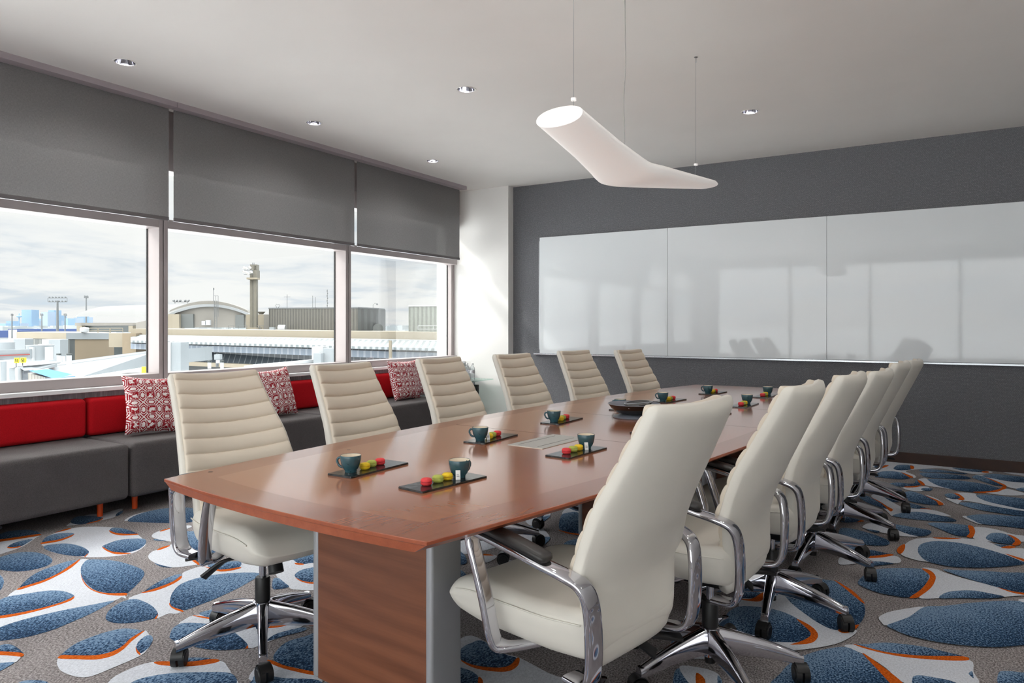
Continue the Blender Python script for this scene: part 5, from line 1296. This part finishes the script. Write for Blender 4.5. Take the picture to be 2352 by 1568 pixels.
('B',-0.305,3.042,-0.265,3.074,-0.216,3.117,-0.152,3.144,-0.075,3.16,-0.012,3.154,0.051,3.146,0.036,3.12,-0.036,3.088,-0.109,3.051,-0.184,3.034,-0.249,3.035),
('O',-0.313,3.043,-0.289,3.044,-0.21,3.033,-0.134,3.05,-0.061,3.081,0.05,3.145,0.068,3.123,0.036,3.096,-0.036,3.059,-0.133,3.024,-0.209,3.017,-0.274,3.025),
('B',-0.505,2.661,-0.482,2.779,-0.433,2.889,-0.349,2.993,-0.296,2.984,-0.226,2.917,-0.166,2.842,-0.135,2.741,-0.492,2.522),
('O',-0.275,2.98,-0.211,2.91,-0.137,2.811,-0.119,2.751,-0.144,2.735,-0.215,2.863),
('B',-0.105,2.857,-0.09,2.89,-0.057,2.9,0.011,2.905,0.033,2.869,-0.089,2.794),
('B',0.155,3.061,0.186,3.095,0.232,3.11,0.266,3.13,0.256,3.006,0.156,2.944),
('B',0.064,2.999,0.075,3.026,0.078,2.971,0.071,2.978),
]
# ------------------------------------------------------------------ carpet: one mesh, woven shapes as faces of their own pile
def carpet():
    me = bpy.data.meshes.new('floor'); V = []; F = []; MI = []; SH = []
    def poly(pts, z, mi, shade=None):
        o = len(V); V.extend((x, y, z) for x, y in pts); F.append(list(range(o, o + len(pts)))); MI.append(mi)
        SH.extend(shade or [.5] * len(pts))
    poly([(-5.5, -3.0), (2.2, -3.0), (2.2, 7.345), (-5.5, 7.345)], 0, 0)
    shapes = []
    for row in CARPET:
        k, c = row[0], row[1:]; P = list(zip(c[0::2], c[1::2])); shapes.append((k, P))
    # woven repeats of the same motif where the photograph shows no floor
    rnd = random.Random(11)
    boxes = [(min(p[0] for p in P), max(p[0] for p in P), min(p[1] for p in P), max(p[1] for p in P)) for k, P in shapes]
    def free(x, y, r): return all(x + r < b[0] or x - r > b[1] or y + r < b[2] or y - r > b[3] for b in boxes)
    for it in range(900):
        x, y = rnd.uniform(-5.2, 2.0), rnd.uniform(-2.8, 7.1); r = rnd.uniform(.16, .34)
        vis = (FWx * x + FWy * y)
        px = 1176 + 1630 * (RTx * x + RTy * y) / vis if vis > .3 else -1
        py = 749 + 1630 * 1.24 / vis if vis > .3 else 9999
        if -80 < px < 2430 and 0 < py < 1640 and not (700 < px < 1450 and py < 1600): continue
        if not free(x, y, r * .9): continue
        a = rnd.uniform(0, 3.14); e = rnd.uniform(.5, .8)
        E = lambda s, dx, dy, ee: [(x + dx + s * (math.cos(t) * math.cos(a) - ee * math.sin(t) * math.sin(a)), y + dy + s * (math.cos(t) * math.sin(a) + ee * math.sin(t) * math.cos(a))) for t in (2 * math.pi * i / 10 for i in range(10))]
        shapes += [('W', E(r, 0, 0, e)), ('O', E(r * .66, .03 * r, -.05 * r, e * .95)), ('B', E(r * .66, -.04 * r, .02 * r, e * .9))]
        boxes.append((x - r, x + r, y - r, y + r))
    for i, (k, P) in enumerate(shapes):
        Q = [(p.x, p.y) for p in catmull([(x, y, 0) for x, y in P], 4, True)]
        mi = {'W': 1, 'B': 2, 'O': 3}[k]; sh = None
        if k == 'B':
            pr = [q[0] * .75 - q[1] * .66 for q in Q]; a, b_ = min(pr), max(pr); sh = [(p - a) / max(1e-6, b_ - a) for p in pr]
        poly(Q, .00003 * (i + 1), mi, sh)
    me.from_pydata(V, [], F); me.update()
    for m in (m_pgrey, m_pwhite, m_pblue, m_porange): me.materials.append(m)
    me.polygons.foreach_set('material_index', MI)
    at = me.attributes.new('shade', 'FLOAT', 'POINT'); at.data.foreach_set('value', SH)
    o = bpy.data.objects.new('floor', me); COL.objects.link(o); struct(o)
    import bmesh
    bm = bmesh.new(); bm.from_mesh(me)
    for f in bm.faces:
        f.normal_update()
        if f.normal.z < 0: f.normal_flip()
    bm.to_mesh(me); bm.free()
FWx, FWy, RTx, RTy = FW.x, FW.y, RT.x, RT.y
carpet()
struct(MB().box(-5.56, 2.4, -3.2, 7.55, -.4, -.002).build('trim_3', m_base, smooth=False))
# ------------------------------------------------------------------ camera, daylight, lamps
cd = bpy.data.cameras.new('camera'); cam = bpy.data.objects.new('camera', cd); COL.objects.link(cam)
cd.sensor_fit = 'HORIZONTAL'; cd.sensor_width = 36; cd.lens = 1630 / 2352 * 36
cd.shift_x = 0; cd.shift_y = -(784 - 749) / 2352
cd.clip_start = .05; cd.clip_end = 20000
cam.location = (0, 0, H0); cam.rotation_euler = (R(90), 0, TH)
S.camera = cam

w = bpy.data.worlds.new('overcast_sky'); S.world = w; w.use_nodes = True
g = N.__new__(N); g.mat = None; g.t = w.node_tree; g.t.nodes.clear(); g.out = g.t.nodes.new('ShaderNodeOutputWorld')
tc = g.n('ShaderNodeTexCoord').outputs['Generated']
sp = g.n('ShaderNodeSeparateXYZ', inp={0: tc}).outputs
zz = g.math('MAXIMUM', sp[2], 0.0)
den = g.math('ADD', zz, .10)
cv = g.n('ShaderNodeCombineXYZ', inp={0: g.math('DIVIDE', sp[0], den), 1: g.math('DIVIDE', sp[1], den), 2: 0.0}).outputs[0]
n1 = g.noise(cv, 1.1, 6, .55, .4); n2 = g.noise(cv, .35, 3, .5)
f = g.math('ADD', g.math('MULTIPLY', n1, .7), g.math('MULTIPLY', n2, .3))
col = g.ramp(f, [(.32, (.70, .80, .90, 1)), (.42, (.80, .85, .90, 1)), (.47, (.93, .95, .97, 1)), (.54, (1.02, 1.02, 1.01, 1))])
zen = g.math('MULTIPLY_ADD', g.math('MULTIPLY', g.math('MAXIMUM', g.math('SUBTRACT', zz, SKY_T), 0.0), 1.0), SKY_Z, SKY_H)
gl = g.n('ShaderNodeVectorMath', operation='DOT_PRODUCT', inp={0: tc, 1: Vector((.2, -.95, .25)).normalized()}).outputs['Value']
zen = g.math('ADD', zen, g.math('MULTIPLY', g.math('POWER', g.math('MAXIMUM', gl, 0.0), 2.0), SKY_G))
bg = g.n('ShaderNodeBackground'); g.put(bg, 0, col); g.put(bg, 1, zen)
g.t.links.new(bg.outputs[0], g.out.inputs[0])

sd = bpy.data.lights.new('sun', 'SUN'); sd.energy = SUN_E; sd.angle = R(7); sd.color = (1, .97, .92)
so = bpy.data.objects.new('sun', sd); COL.objects.link(so)
so.rotation_euler = Vector((.62, .55, -.56)).to_track_quat('-Z', 'Y').to_euler(); so.location = (-20, -10, 20)

S.view_settings.view_transform = 'Standard'; S.view_settings.look = 'None'; S.view_settings.gamma = 1; S.view_settings.exposure = EXPO
S.view_settings.use_curve_mapping = False
S.cycles.max_bounces = 10; S.cycles.diffuse_bounces = 6; S.cycles.glossy_bounces = 5; S.cycles.transparent_max_bounces = 16; S.cycles.transmission_bounces = 6
S.cycles.use_denoising = True; S.cycles.sample_clamp_indirect = 6
